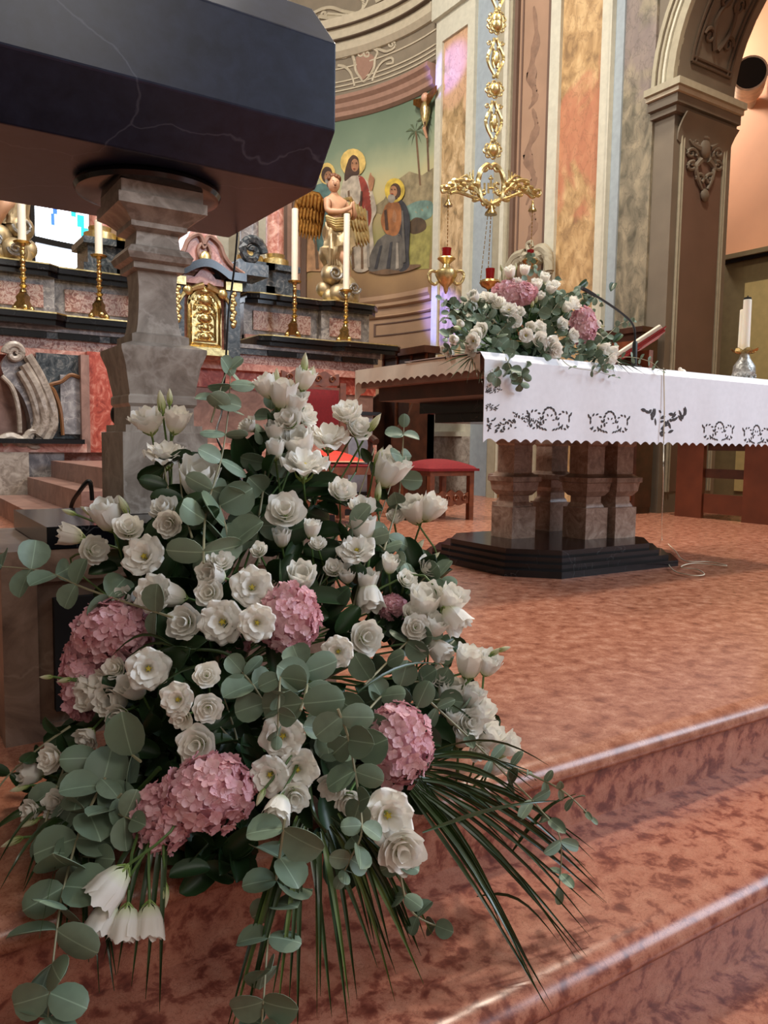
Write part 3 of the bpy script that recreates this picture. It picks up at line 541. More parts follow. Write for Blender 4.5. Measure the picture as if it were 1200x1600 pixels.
# left wing with scroll console (and its mirror on the right)
for s in (-1, 1):
    X = lambda px: HX+s*(HX-Q(px, 600, 7.4).x)
    def wb(name, a, b, y0, z0, z1, mat): x0, x1 = sorted((X(a), X(b))); m = MB(); m.box((x0, y0, z0), (x1, 7.6, z1)); return m.build(name, mat, ha)
    if s > 0: continue
    wb('wing_body', 58, 126, 7.42, .62, 1.36, 'verd_marble'); wb('wing_panel', 94, 124, 7.39, .66, 1.18, 'grey_marble')
    m = MB(); m.tube([(X(px), 7.385, Q(px, py, 7.385).z) for px, py in smooth2([(96, 680), (93, 640), (84, 612), (78, 602), (96, 596), (110, 586), (124, 590)])], .018, 6); m.build('panel_border', 'door_wood', ha)
    wb('wing_pilaster', 124, 137, 7.33, .50, 1.36, 'stair_stone'); wb('wing_red_panel', 137, 182, 7.40, .50, 1.40, 'red_marble')
    wb('wing_ledge', -40, 124, 7.22, .575, .615, 'black_marble'); wb('wing_foot', -40, 130, 7.30, .50, .575, 'pink_marble')
    wb('wing_pedestal', -40, 38, 7.26, .0, .50, 'grey_brown_marble'); wb('wing_block', 38, 96, 7.34, .0, .50, 'grey_marble')
    K = lambda x, y: Q(x, y, 7.34)
    m = MB(); body = smooth2([(34, 552), (50, 580), (66, 610), (80, 640), (84, 670), (74, 694), (50, 698), (40, 690), (48, 676), (46, 650), (36, 622), (20, 600), (8, 588), (2, 572), (10, 556), (22, 545)], 4)
    m.prism([K(x, y) for x, y in body], (0, .2, 0)); m.build('console_body', 'grey_marble', ha, ang=30)
    m = MB(); m.tube([K(*p)+Vector((0, -.03, 0)) for p in spiral(22, 552, 15, PI, 1.6, 26)], .035, 8, .5); m.tube([K(*p)+Vector((0, -.03, 0)) for p in spiral(52, 684, 14, 1, 1.6, 26)], .035, 8, .5)
    m.tube([K(*p)+Vector((0, -.02, 0)) for p in smooth2([(42, 556), (62, 590), (78, 630), (82, 664), (70, 688)])], .045, 8); m.tube([K(*p)+Vector((0, -.03, 0)) for p in smooth2([(36, 570), (54, 600), (66, 634), (68, 664), (58, 680)])], .045, 8); m.tube([K(*p)+Vector((0, -.02, 0)) for p in smooth2([(30, 580), (46, 608), (56, 640), (57, 664), (50, 676)])], .035, 8); m.tube([K(*p)+Vector((0, -.03, 0)) for p in smooth2([(2, 588), (18, 606), (28, 640), (30, 676)])], .02, 8)
    m.tube([K(*p)+Vector((0, -.03, 0)) for p in smooth2([(0, 690), (16, 684), (34, 690), (44, 684)])], .05, 8); m.build('console_scroll', 'grey_brown_marble', ha)
# candlesticks on the lower ledge
def candlestick(px, yb, yp, yt, where, first):
    Y = 7.50; b = Q(px, yb, Y); b.z = 1.705; zp = Q(px, yp, Y).z; ztop = Q(px, yt, Y).z
    t = thing('candlestick', b, 'gilded altar candlestick with tall white candle, '+where, 'candlestick', 'candlesticks on the high altar ledge')
    h = zp-b.z
    m = MB()
    for k in range(3): a = 2*PI*k/3+.5; m.ball(b+Vector((.075*math.cos(a), .075*math.sin(a), .03)), .03, 8, 5)
    m.lathe([(.085, .03), (.09, .06), (.06, .10), (.07, .13), (.035, .17), (.03, .2)], b, 3, rot=.5); m.build('foot', 'brass', t)
    m = MB(); pr = [(.03, .17)]
    for k in range(5):
        z = .20+(h-.24)*k/5; q = (h-.24)/5; r = .036-.003*k; pr += [(.016, z), (r, z+q*.35), (.014, z+q*.7), (.022, z+q*.85)]
    pr += [(.018, h-.03), (.03, h-.01)]; m.lathe(pr, b, 12); m.build('stem', 'brass', t)
    m = MB(); m.lathe([(.01, h-.012), (.06, h-.008), (.075, h+.008), (.07, h+.012), (.02, h+.005)], b, 16); m.build('drip_pan', 'brass', t)
    m = MB(); m.lathe([(.034, h+.005), (.034, ztop-b.z-.005), (.028, ztop-b.z)], b, 14); m.build('candle', 'wax', t)
candlestick(460, 527, 441, 326, 'nearest right of the gold tabernacle', 1)
candlestick(540, 536, 455, 334, 'in front of the angel statue', 0)
candlestick(156, 490, 401, 345, 'before the lower right of the bright window', 0)
candlestick(37, 473, 380, 318, 'leftmost, in front of the silver clouds', 0)

# angel statues on the upper ledge
def angel(bx, by, bz, label, mir=1):
    t = thing('angel_statue', (bx, by, bz), label, 'statue'); B = Vector((bx, by, bz)); k = 1.36/195.0     # metres per pixel of the figure
    W = lambda x, y, d=0: B+Vector((mir*(x-519)*k*1.08, d, (475-y)*k))
    c = MB()
    for x, y, r, d in ((513, 432, 13, -.06), (537, 448, 13, -.08), (505, 455, 10, 0), (522, 463, 13, -.12), (545, 462, 13, -.05), (552, 466, 9, 0), (512, 466, 10, -.05), (530, 440, 11, .05), (535, 466, 10, -.10)):
        c.ball(W(x, y, d), r*k*1.28, 18, 12, (1.05, .9, 1))
    c.build('cloud', 'silver_gold', t)
    for x, y, r, d in ((512, 432, 11, -.17), (543, 452, 10, -.19), (521, 463, 9, -.24)):
        c = MB(); c.tube([W(*p, d) for p in spiral(x, y, r, 0, 1.6, 20)], .016, 6, .5); c.build('cloud_swirl', 'silver', t)
    body = [(523, 372, .0, .105, .085), (522, 350, .0, .09, .075), (523, 330, 0, .105, .08), (522, 313, 0, .075, .06), (521, 305, 0, .034, .034), (519, 296, -.02, .04, .04),
            (508, 318, -.02, .05, .05), (506, 335, -.05, .038, .038), (522, 336, -.14, .030, .030), (537, 328, -.16, .024, .02), (539, 319, -.17, .014, .012),
            (536, 318, -.02, .05, .05), (552, 338, -.03, .036, .036), (546, 336, -.13, .028, .028), (541, 326, -.16, .022, .018), (541, 317, -.17, .012, .012),
            (515, 392, -.04, .082, .08), (530, 408, -.15, .058, .055), (538, 430, -.08, .040, .040), (546, 440, -.08, .03, .025), (553, 450, -.12, .022, .016),
            (530, 392, .02, .08, .08), (522, 420, .02, .055, .05), (517, 440, .02, .04, .04)]
    pts = [(*W(p[0], p[1], p[2]), p[3], p[4]) for p in body]
    ed = [(0, 1), (1, 2), (2, 3), (3, 4), (4, 5), (3, 6), (6, 7), (7, 8), (8, 9), (9, 10), (3, 11), (11, 12), (12, 13), (13, 14), (14, 15), (0, 16), (16, 17), (17, 18), (18, 19), (19, 20), (0, 21), (21, 22), (22, 23)]
    bo = skin('body', pts, ed, 'skin_paint', t)
    h = MB(); hc = W(518, 291, -.03); h.ball(hc, .078, 16, 12, (.86, .95, 1.15)); h.ball(hc+Vector((-.03*mir, -.078, -.01)), .017, 8, 6, (.8, 1, 1.4)); h.ball(hc+Vector((-.018*mir, -.055, -.045)), .02, 8, 6, (1.1, .8, .7)); h.build('head', 'skin_paint', t)
    f = MB()
    for s in (-1, 1): f.ball(hc+Vector((-.025*mir+s*.026, -.070, .01)), .007, 8, 5, (1.3, .6, .7))
    f.tube([hc+Vector((-.04*mir, -.074, -.036)), hc+Vector((-.012*mir, -.076, -.038))], .005, 6); f.build('face_features', 'hair_paint', t)
    h = MB(); random.seed(3)
    for i in range(34):
        a = random.uniform(0, 2*PI); e = random.uniform(.0, 1.5); d = Vector((math.cos(a)*math.cos(e), math.sin(a)*math.cos(e), math.sin(e)))
        if d.y < -.35 and d.z < .55: continue
        h.ball(hc+Vector((d.x*.072, d.y*.076, d.z*.088)), .028, 8, 5)
    h.build('hair', 'hair_paint', t)
    # drapery: a twisted cloth wound round hips and thighs, and a sash across the chest
    def dr(u, v):
        a = 2*PI*u; x = 524+(-6 if v > .5 else 0)*math.sin(PI*v)+4*math.sin(3*v); y = 345+85*v
        r = (.10+.055*math.sin(PI*min(1, v*1.1))+.018*math.sin(5*a+9*v)+.008*math.sin(11*a-6*v))*(1 if v < .85 else 1.05); return W(x, y, -.02)+Vector((math.cos(a)*r*1.15, math.sin(a)*r, .05*math.sin(a+1)*(1-v)))
    m = MB(); m.grid(dr, 41, 24); m.build('drapery', 'silver_gold', t)
    m = MB()
    for q in range(5): m.tube([W(x, y, d) for x, y, d in ((504+q, 344+3*q, -.05), (512, 350+4*q, -.13-.01*q), (526, 346+4*q, -.15), (538, 336+5*q, -.12), (546, 330+4*q, -.02))], .020, 8, .7)
    m.build('sash', 'gold', t)
    m = MB()
    for q in range(6): m.tube([W(x, y, d) for x, y, d in ((510+2*q, 372, -.11), (504+3*q, 396, -.15+.01*q), (506+4*q, 418, -.12), (500+4*q, 436, -.05))], .022, 8, .6)
    m.build('drapery_fold', 'silver_gold', t)
    for side in (-1, 1):                                      # wings of layered feathers
        wg = MB(); sh = (523+side*12, 322, .07)
        wg.tube([W(sh[0], sh[1], .08), W(523+side*22, 306, .10), W(523+side*34, 300 if side > 0 else 304, .12), W(523+side*48, 316, .13), W(523+side*54, 330, .13)], .032, 8, .6)
        wo = wg.build('wing', 'dark_gold' if side < 0 else 'gold', t)
        for row, (n, L, w0, yo) in enumerate(((9, 62, 6.5, .10), (8, 40, 6.0, .075), (7, 22, 5.5, .05))):
            for i in range(n):
                f = i/(n-1); rx = 523+side*(16+f*36); ry = 308+14*abs(f-.45); ang = (.15+.45*f)*side*(.55 if side > 0 else .25)
                ln = L*(.75+.35*math.sin(PI*(f*.7+.2))); d0 = W(rx, ry, yo); d1 = W(rx+math.sin(ang)*ln, ry+math.cos(ang)*ln, yo+.02)
                ax = (d1-d0); sd = Vector((ax.z, 0, -ax.x)).normalized()*w0*k
                def fe(u, v): ww = math.sin(PI*(.15+.85*v)**.8)**.6 if v < 1 else 0.05; return d0+ax*v+sd*(2*u-1)*ww+Vector((0, -.012*(1-(2*u-1)**2), 0))
                q = MB(); q.slab(fe, 5, 6, (0, .012, 0)); q.build('feather', 'dark_gold' if side < 0 else 'gold', wo)
    return t
ab = Q(519, 474, 7.84)
angel(ab.x, 7.84, 2.175, 'gilded winged angel statue with praying hands on silver clouds, right of the tabernacle')
lb = Q(22, 405, 7.84)
angel(lb.x, 7.84, 2.175, 'angel statue on silver clouds at left edge, mostly hidden behind the black ambo', -1)
# small gilt cherub on the wall
cp = Vector((XW-.10, Yp(672), pX(664, 172, XW-.1).z))
t = thing('cherub_figurine', cp, 'tiny gilt winged cherub fixed high on the wall beside the painted palm trees', 'figurine')
m = MB(); m.lathe([(.01, -.22), (.05, -.12), (.07, .0), (.05, .08), (.03, .1)], cp, 10); m.build('torso', 'gold', t)
m = MB(); m.ball(cp+Vector((0, 0, .15)), .06, 10, 8); m.build('head', 'skin_paint', t)
for s in (-1, 1):
    m = MB(); m.slab(lambda u, v: cp+Vector((-.02, s*(.05+.2*u), .02+.14*v*(1-.5*u)+.12*u)), 5, 4, (.015, 0, 0)); m.build('wing', 'dark_gold', t)
m = MB(); m.tube([cp+Vector((0, 0, -.12)), cp+Vector((-.05, -.05, -.25)), cp+Vector((0, -.04, -.36))], .03, 8, .5); m.build('leg', 'skin_paint', t)

# ================================================================== CELEBRANT'S ALTAR
AX0, AX1, AY0, AY1, AZ = 2.06, 4.16, 2.45, 3.43, .985
al = thing('stone_altar', (3.1, 2.94, 0), 'free-standing altar table on clustered stone balusters and a stepped black marble plinth', 'altar')
def octo(x0, x1, y0, y1, c): return [(x0+c, y0), (x1-c, y0), (x1, y0+c), (x1, y1-c), (x1-c, y1), (x0+c, y1), (x0, y1-c), (x0, y0+c)]
for z0, z1, g in ((0, .032, 0), (.032, .058, .035), (.058, .084, .07), (.084, .115, .105)):
    m = MB(); m.prism([(x, y, z0) for x, y in octo(2.485+g, 3.72-g, 2.585+g, 3.62-g, .19)], (0, 0, z1-z0)); m.build('plinth_step', 'black_marble', al, smooth=False)
def sq(prof): return [(r*math.sqrt(2), z) for r, z in prof]
bprof = sq([(.085, .115), (.085, .285), (.07, .287), (.066, .30), (.058, .312), (.058, .345), (.07, .35), (.088, .375), (.094, .42), (.104, .425), (.104, .45), (.086, .455), (.066, .47), (.066, .62), (.075, .63), (.085, .70), (.095, .73)])
for cx, cy in ((2.96, 3.24), (3.305, 3.035), (3.50, 3.00), (3.16, 3.47), (3.42, 3.42)):
    m = MB(); m.lathe(bprof, (cx, cy, 0), 4, rot=PI/4); m.build('baluster', 'baluster_marble', al, ang=25)
m = MB(); m.box((2.45, 2.72, .73), (3.75, 3.3, .775)); m.box((2.38, 2.66, .775), (3.82, 3.34, .83)); m.build('upper_block', 'black_marble', al)
m = MB(); m.box((2.14, 2.53, .83), (4.08, 3.36, .895)); m.build('table_beam', 'dark_wood', al)
m = MB(); m.box((AX0+.012, AY0+.012, .895), (AX1-.012, AY1-.012, AZ-.004)); m.build('mensa', 'stair_stone', al)
# cream cloth hanging a little over the left side and back corner
def creamf(u, v):
    sc = .012*abs(math.sin(u*PI*17))
    y = AY1+.012-(AY1-AY0-.01)*u
    if v < .5: t_ = v/.5; return Vector((AX0+.6-(.6+.004)*t_, y, AZ+.002+.003*(1-t_)))
    t_ = (v-.5)/.5; return Vector((AX0-.006-.004*math.sin(u*23)*t_, y, AZ-.002-(.072-sc)*t_))
m = MB(); m.slab(creamf, 120, 9, (0, 0, .0025)); cc = m.build('cream_altar_cloth', 'cream_cloth', None, org=(AX0, 2.94, AZ))
setp(cc, 'cream scalloped cloth hanging over the left short side of the altar table', 'altar cloth')
ccp = MB(); ccp.slab(lambda u, v: Vector((AX0-.006+.10*u, AY1+.016+.006*math.sin(9*u), AZ-(.15-.1*u)*v-.01*abs(math.sin(u*9)))), 12, 6, (0, .003, 0)); ccp.build('corner_drop', 'cream_cloth', cc)
# white cloth over front and top
WZ = AZ+.004; ZB = .632
def whitef(u, v):
    x = AX0-.012+(AX1-AX0+.024)*u; sc = .016*abs(math.sin(u*PI*34)); wv = .006*math.sin(x*9)+.004*math.sin(x*23+1)
    if v < .35: t_ = v/.35; return Vector((x, AY0+.55-.562*t_, WZ+.002))
    t_ = (v-.35)/.65; return Vector((x, AY0-.014-wv*t_-.01*t_, WZ-.002-(WZ-ZB-sc)*t_))
m = MB(); m.slab(whitef, 300, 16, (0, 0, .002) and (lambda u, v: Vector((0, .0022 if v > .35 else 0, .002 if v <= .35 else 0)))); wc = m.build('white_altar_cloth', 'white_cloth', None, org=(3.1, AY0, AZ))
setp(wc, 'white linen cloth with openwork lace motifs and scalloped hem over the altar front', 'altar cloth')
def leafpoly(m, x, z, a, L, w):
    pts = []
    for k in range(9):
        t_ = k/8; pts.append((t_*L, w*math.sin(PI*t_)**.8))
    pts += [(p[0], -p[1]) for p in reversed(pts[1:-1])]
    ca, sa = math.cos(a), math.sin(a); q = []
    for px, pz in pts:
        X_ = x+px*ca-pz*sa; Z_ = z+px*sa+pz*ca; tt = (WZ-Z_)/(WZ-ZB); wv = .006*math.sin(X_*9)+.004*math.sin(X_*23+1)
        q.append((X_, AY0-.0165-wv*tt-.01*tt, Z_))
    m.prism(q, (0, .002, 0))
def motif(px, py, wpx, kind):
    c = pY(px, py, AY0-.02); s = wpx*c.y and (pY(px+wpx/2, py, AY0-.02).x-pY(px-wpx/2, py, AY0-.02).x)/2
    m = MB(); g = s*.42
    if kind == 'crown':
        for sd in (-1, 1):
            for k in range(9):
                a = .3+k*.62; leafpoly(m, c.x+sd*(s*.68)+sd*g*.62*math.cos(a), c.z+g*.62*math.sin(a), a*sd+1.2 if sd > 0 else PI-a-1.2, s*.13, s*.03)
            for k in range(4): leafpoly(m, c.x+sd*s*(.12+.14*k), c.z-g*.85+g*.08*k*k*.3, (.5 if sd > 0 else PI-.5)+.2*k*sd, s*.15, s*.028)
            for k in range(3): leafpoly(m, c.x+sd*s*(.98-.05*k), c.z+g*(.35-.5*k), PI/2+sd*.5*(k-1), s*.16, s*.03)
        for k in range(9): a = -.2+k*.44; leafpoly(m, c.x+g*.70*math.cos(a), c.z+g*.15+g*.8*math.sin(a), a+PI/2, s*.15, s*.035)
        for k in range(4): leafpoly(m, c.x+g*.3*math.cos(k*PI/3), c.z+g*.3*math.sin(k*PI/3), k*PI/3, s*.10, s*.022)
    else:
        random.seed(int(px))
        for k in range(42):
            u = random.uniform(-1, 1); f = (1-abs(u)) if kind == 'vee' else .8
            leafpoly(m, c.x+u*s, c.z+g*.9-random.uniform(0, 1)*g*2.4*f-(.1*g), random.uniform(0, PI), s*random.uniform(.12, .26), s*random.uniform(.03, .055))
    m.build('lace_motif', 'lace_hole', wc, kind='stuff')
for px, py, wp in ((858, 656, 68), (952, 661, 60), (1122, 675, 46), (1182, 680, 44)): motif(px, py, wp, 'crown')
motif(814, 652, 26, 'bunch'); motif(1041, 661, 66, 'vee'); motif(781, 664, 42, 'bunch'); motif(772, 608, 22, 'bunch'); motif(769, 636, 20, 'bunch'); motif(834, 660, 22, 'bunch')
# things on the altar
TZ = WZ+.006
mb_ = pY(991, 566, AY0+.10); mic = Vector((mb_.x, AY0+.10, TZ))
t = thing('gooseneck_microphone', mic, 'slim black gooseneck microphone arching over the altar from beside the missal', 'microphone')
m = MB(); m.lathe([(.035, 0), (.035, .012), (.014, .018), (.012, .12), (.009, .13)], mic, 14); m.build('base', 'black_plastic', t)
m = MB(); gp = [pY(x, y, AY0+.10+.0*i) for i, (x, y) in enumerate(((991, 545), (992, 520), (986, 503), (968, 487), (945, 471), (927, 460)))]; m.tube(bez(gp, 5), .0055, 8); m.build('gooseneck', 'black_plastic', t)
m = MB(); m.tube([pY(930, 462, AY0+.10), pY(920, 456, AY0+.10), pY(909, 450, AY0+.10)], [.008, .009, .009], 8); m.build('capsule', 'black_plastic', t)
# missal on its stand: open book tilted towards the priest
bo = pY(986, 545, AY0+.32); bk = Vector((bo.x, AY0+.32, TZ))
st = thing('book_stand', bk, 'small reddish wooden book stand on the altar holding the open missal', 'stand')
TL = Matrix.Translation(bk+Vector((0, 0, .115))) @ Matrix.Rotation(math.radians(-45), 4, 'Z') @ Matrix.Rotation(math.radians(-34), 4, 'Y')
m = MB(); m.box((-.17, -.15, -.012), (.17, .15, 0), TL); m.build('rest', 'book_red', st)
m = MB(); m.box((-.10, -.12, 0), (.06, .12, .02), Matrix.Translation(bk)); m.box((.02, -.10, .01), (.05, .10, .12), Matrix.Translation(bk)); m.build('foot', 'chair_wood', st)
mi = thing('missal', bk+Vector((0, 0, .09)), 'thick red bound missal lying open and tilted on its stand behind the microphone', 'book')
m = MB(); m.box((-.18, -.17, .001), (.18, .17, .008), TL); m.build('cover', 'book_red', mi)
for s in (-1, 1):
    m = MB(); m.slab(lambda u, v: TL @ Vector((-.165+.33*v, s*(.004+.155*u), .010+.026*math.sin(PI*min(1, .15+.85*(1-u)))**.7)), 8, 3, lambda u, v: TL.to_3x3() @ Vector((0, 0, -.001-.024*math.sin(PI*min(1, .15+.85*(1-u)))**.7))); m.build('page_block', 'page', mi)
m = MB(); m.tube(bez([TL @ Vector((-.17, .0, .03)), TL @ Vector((-.2, -.03, .01)), TL @ Vector((-.21, -.05, -.05))], 5), .006, 6); m.build('ribbon', 'book_red', mi)
# table candle
cbp = pY(1162, 590, AY0+.22); cb = Vector((cbp.x, AY0+.22, TZ)); pz = lambda y: pY(1162, y, AY0+.22).z-TZ
t = thing('table_candlestick', cb, 'low openwork silver candlestick with white candles on the altar at the right edge', 'candlestick')
m = MB(); m.lathe([(.055, 0), (.06, .01), (.052, .03), (.062, pz(585)), (.058, pz(572)), (.03, pz(560)), (.02, pz(550)), (.022, pz(546))], cb, 20); m.build('filigree_body', 'silver', t)
m = MB()
for k in range(8):
    for j in range(3): a = 2*PI*k/8+j*.4; m.ball(cb+Vector((.058*math.cos(a), .058*math.sin(a), .014+j*.013)), .009, 6, 4)
m.build('filigree_bead', 'silver', t)
for k in range(8):
    a = 2*PI*k/8; R_ = Matrix.Translation(cb) @ Matrix.Rotation(a, 4, 'Z'); z = pz(553)
    m = MB(); m.slab(lambda u, v: R_ @ Vector((.015+.062*v, (2*u-1)*.030*math.sin(PI*(.12+.8*v)), z+.004+.026*v*v)), 5, 5, (0, 0, -.003)); m.build('pan_petal', 'brass', t)
for dx, dy, yt in ((-.008, -.004, 468), (.016, .03, 482)):
    m = MB(); m.lathe([(.024, pz(549)), (.022, pz(yt)), (.018, pz(yt)+.003)], cb+Vector((dx, dy, 0)), 16); m.build('candle', 'wax', t)
m = MB(); m.lathe([(.020, pz(467)), (.019, pz(464)), (.004, pz(463)), (.003, pz(461))], cb+Vector((-.008, -.004, 0)), 14); m.build('wick_cap', 'wick', t)
ds = pY(1073, 574, AY0+.25); dp = Vector((ds.x, AY0+.25, TZ))
t = thing('small_dish', dp, 'tiny pale dish with a small figure lying on the altar between missal and candle', 'dish')
m = MB(); m.lathe([(.03, 0), (.05, .008), (.06, .018), (.055, .018), (.02, .006)], dp, 18); m.build('dish', 'wax', t)
m = MB(); m.ball(dp+Vector((-.035, 0, .03)), .017, 10, 6, (1.4, 1, .9)); m.ball(dp+Vector((-.055, 0, .042)), .011, 8, 6); m.build('figure', 'cream_cloth', t)
# white cord
cp_ = [pY(1037, 575, AY0-.02), pY(1038, 640, AY0-.03), pY(1037, 690, AY0-.04), pY(1036, 760, AY0-.03)]+[pZ(x, y, .02) for x, y in ((1034, 838),)]+[pZ(x, y, .012) for x, y in ((1046, 884), (1075, 898), (1100, 898), (1090, 890), (1064, 886), (1085, 880), (1135, 884), (1110, 878), (1070, 876), (1056, 862), (1044, 850))]
m = MB(); m.tube(bez(cp_, 8), .0028, 6); setp(m.build('power_cord', 'cord_white', None, org=cp_[5]), 'thin cream cord hanging down the altar cloth and coiled on the floor', 'cord')

# ================================================================== HANGING SANCTUARY LAMP
LY = 5.2
L_ = lambda x, y: pY(x, y, LY)
lt = thing('sanctuary_lamp', L_(767, 270), 'ornate gilded hanging lamp with scrolled arms, bells and red glass cups', 'lamp')
k_ = (L_(767, 270)-EYE).dot(FW)/F_PX
def scr(m, x, y, r, a0, turns, rad=.010, sg=1): m.tube([L_(*p) for p in spiral(x, y, r, a0, turns, 16, sg)], rad, 6, .6)
for y0, y1, kind in ((2, 60, 'd'), (60, 122, 'b'), (122, 158, 'r'), (158, 222, 'b'), (218, 252, 'r'), (20, 60, 'r'), (-60, 20, 'b')):
    m = MB(); cx = 777-(y0+y1)/2*.03; cy = (y0+y1)/2; h = (y1-y0)/2
    if kind == 'b':
        for s in (-1, 1):
            m.tube([L_(cx+s*x, cy+y) for x, y in smooth2([(2, -h), (4, -h*.7), (12, -h*.1), (10, h*.35), (3, h*.8), (3, h)])], .014, 6)
            m.tube([L_(cx+s*x, cy+y) for x, y in smooth2([(7, -h*.8), (3, -h*.4), (5, h*.1), (2, h*.5)])], .011, 6); scr(m, cx+s*10, cy-h*.75, 4, 0, 1.2, .008, s)
        m.ball(L_(cx, cy), .03, 8, 6, (1, 1, 2))
    else:
        for a in range(8): scr(m, cx+11*math.cos(a*PI/4), cy+11*math.sin(a*PI/4)*.9, 5, a*PI/4+PI, 1.2, .010)
        m.ball(L_(cx, cy), .05, 10, 8); m.tube([L_(*p) for p in ell(cx, cy, 9, 8, 16)+[(cx+9, cy)]], .012, 6)
    m.build('chain_link', 'gold', lt)
m = MB()
for s in (-1, 1):
    m.tube([L_(767+s*x, y) for x, y in smooth2([(0, 320), (14, 312), (20, 290), (16, 268), (6, 258), (0, 262)])], .022, 6)
    for x, y, r, a, tr in ((9, 262, 6, 0, 1.2), (24, 306, 8, 1, 1.3), (10, 318, 7, 2, 1.2), (32, 288, 7, 3, 1.2), (12, 300, 5, 0, 1)): scr(m, 767+s*x, y, r, a if s > 0 else PI-a, tr, .014, s)
    for q in range(5): m.tube([L_(767+s*x, y) for x, y in smooth2([(20, 300), (28+2*q, 284-2*q), (28+5*q, 266+q*3)])], .012, 6, .5)
m.build('crown_frame', 'gold', lt)
for nm, lines in (('letter', [[(757, 286), (757, 302)]]), ('letter', [[(763, 286), (763, 302)], [(771, 286), (771, 302)], [(763, 294), (771, 294)], [(767, 274), (767, 294)], [(764, 279), (770, 279)]]), ('letter', [smooth2([(780, 288), (776, 286), (774, 290), (778, 295), (780, 299), (776, 302), (773, 300)])])):
    m = MB()
    for ln in lines: m.tube([L_(*p) for p in ln], .009, 6)
    m.build(nm, 'gold', lt)
for s, ex, ey in ((-1, 700, 300), (1, 834, 306)):
    m = MB(); a0 = 767+s*18; main = smooth2([(a0, 304), (a0+s*14, 290), (a0+s*26, 282), (a0+s*40, 284), ((a0+ex)/2+s*14, 292), (ex-s*4, ey-4), (ex+s*8, ey), (ex+s*10, ey-8), (ex+s*4, ey-9)])
    m.tube([L_(*p) for p in main], .020, 6, .6); m.tube([L_(*p) for p in smooth2([(a0, 312), (a0+s*16, 306), (a0+s*34, 300), (ex-s*4, ey+2)])], .014, 6)
    for q in range(8):
        f = q/7; bx, by = a0+s*4+(ex-a0-s*6)*f, 294+6*math.sin(q*2.1)+(ey-300)*f; scr(m, bx, by, 6-2*f, q, 1.3, .012, s if q % 2 else -s); m.ball(L_(bx+s*3, by-6), .028, 6, 4, (1.3, 1, .8))
    m.build('scroll_arm', 'gold', lt)
for x, y, r in ((700, 318, 7), (767, 330, 10), (832, 326, 7)):
    c = L_(x, y); m = MB(); rr = r*k_; m.lathe([(rr, -rr*.55), (rr*.9, -rr*.2), (rr*.55, rr*.2), (rr*.4, rr*.7), (.01, rr*.9)], c, 16); m.tube([c+Vector((0, 0, rr*.8)), c+Vector((0, 0, rr*1.8))], .01, 6); m.build('bell', 'brass', lt)
def cup(x, y, s, full):
    c = L_(x, y); u = k_*s; p = lambda r, z: (r*u, z*u)
    m = MB(); m.lathe([p(1, -24), p(3, -20), p(4, -14), p(12, -6), p(17, 4), p(16, 10), p(7, 14), p(5, 20), p(9, 24), p(14, 28), p(13, 30), p(4, 29)] if full else [p(3, 2), p(5, 8), p(13, 12), p(17, 18), p(14, 22), p(6, 22)], c, 20); b_ = m.build('lamp_cup', 'brass' if not full else 'gold', lt)
    m = MB(); m.lathe([p(6, 30 if full else 22), p(6.5, 32 if full else 24), p(7.5, 44 if full else 40), p(6.8, 44 if full else 40), p(5.5, 32 if full else 24)], c, 16); m.build('red_cup', 'red_glass', lt)
    if full:
        for sd in (-1, 1): m = MB(); m.tube([c+RT*(sd*a*u)+Vector((0, 0, b*u)) for a, b in smooth2([(14, 8), (22, 10), (27, 4), (24, -6), (17, -10), (12, -6)])], .012, 6); m.build('handle', 'gold', lt)
cup(697, 434, 1, True); cup(765, 460, 1, False); cup(828, 422, .8, False)
m = MB()
for a, b in (((700, 322), (699, 404)), ((767, 338), (762, 436)), ((832, 330), (829, 410)), ((762, 338), (750, 445))):
    for k in range(14):
        p0, p1 = L_(*a), L_(*b); m.tube([p0.lerp(p1, k/14), p0.lerp(p1, (k+.7)/14)], .004, 4)
m.build('fine_chain', 'brass', lt)

# ================================================================== FURNITURE BEHIND
def prof_box(name, a, b, mat, par): m = MB(); m.box(a, b); return m.build(name, mat, par)
# stool
sx, sy, sw, sd = 3.70, 5.03, .45, .42
t = thing('stool', (sx+sw/2, sy+sd/2, 0), 'low wooden stool with domed dark red velvet seat and carved apron left of the altar', 'stool')
m = MB(); m.slab(lambda u, v: Vector((sx-.03+(sw+.06)*u, sy-.03+(sd+.06)*v, .425+.075*(math.sin(PI*u)*math.sin(PI*v))**.45)), 17, 15, lambda u, v: Vector((0, 0, -.02-.075*(math.sin(PI*u)*math.sin(PI*v))**.45))); m.build('seat', 'red_velvet', t)
m = MB(); m.box((sx, sy, .365), (sx+sw, sy+.03, .41)); m.box((sx, sy+sd-.03, .365), (sx+sw, sy+sd, .41)); m.box((sx, sy+.03, .365), (sx+.03, sy+sd-.03, .41)); m.box((sx+sw-.03, sy+.03, .365), (sx+sw, sy+sd-.03, .41)); m.build('seat_rail', 'chair_wood', t)
for x in (sx, sx+sw-.045):
    for y in (sy, sy+sd-.045): prof_box('leg', (x, y, 0), (x+.045, y+.045, .365), 'chair_wood', t)
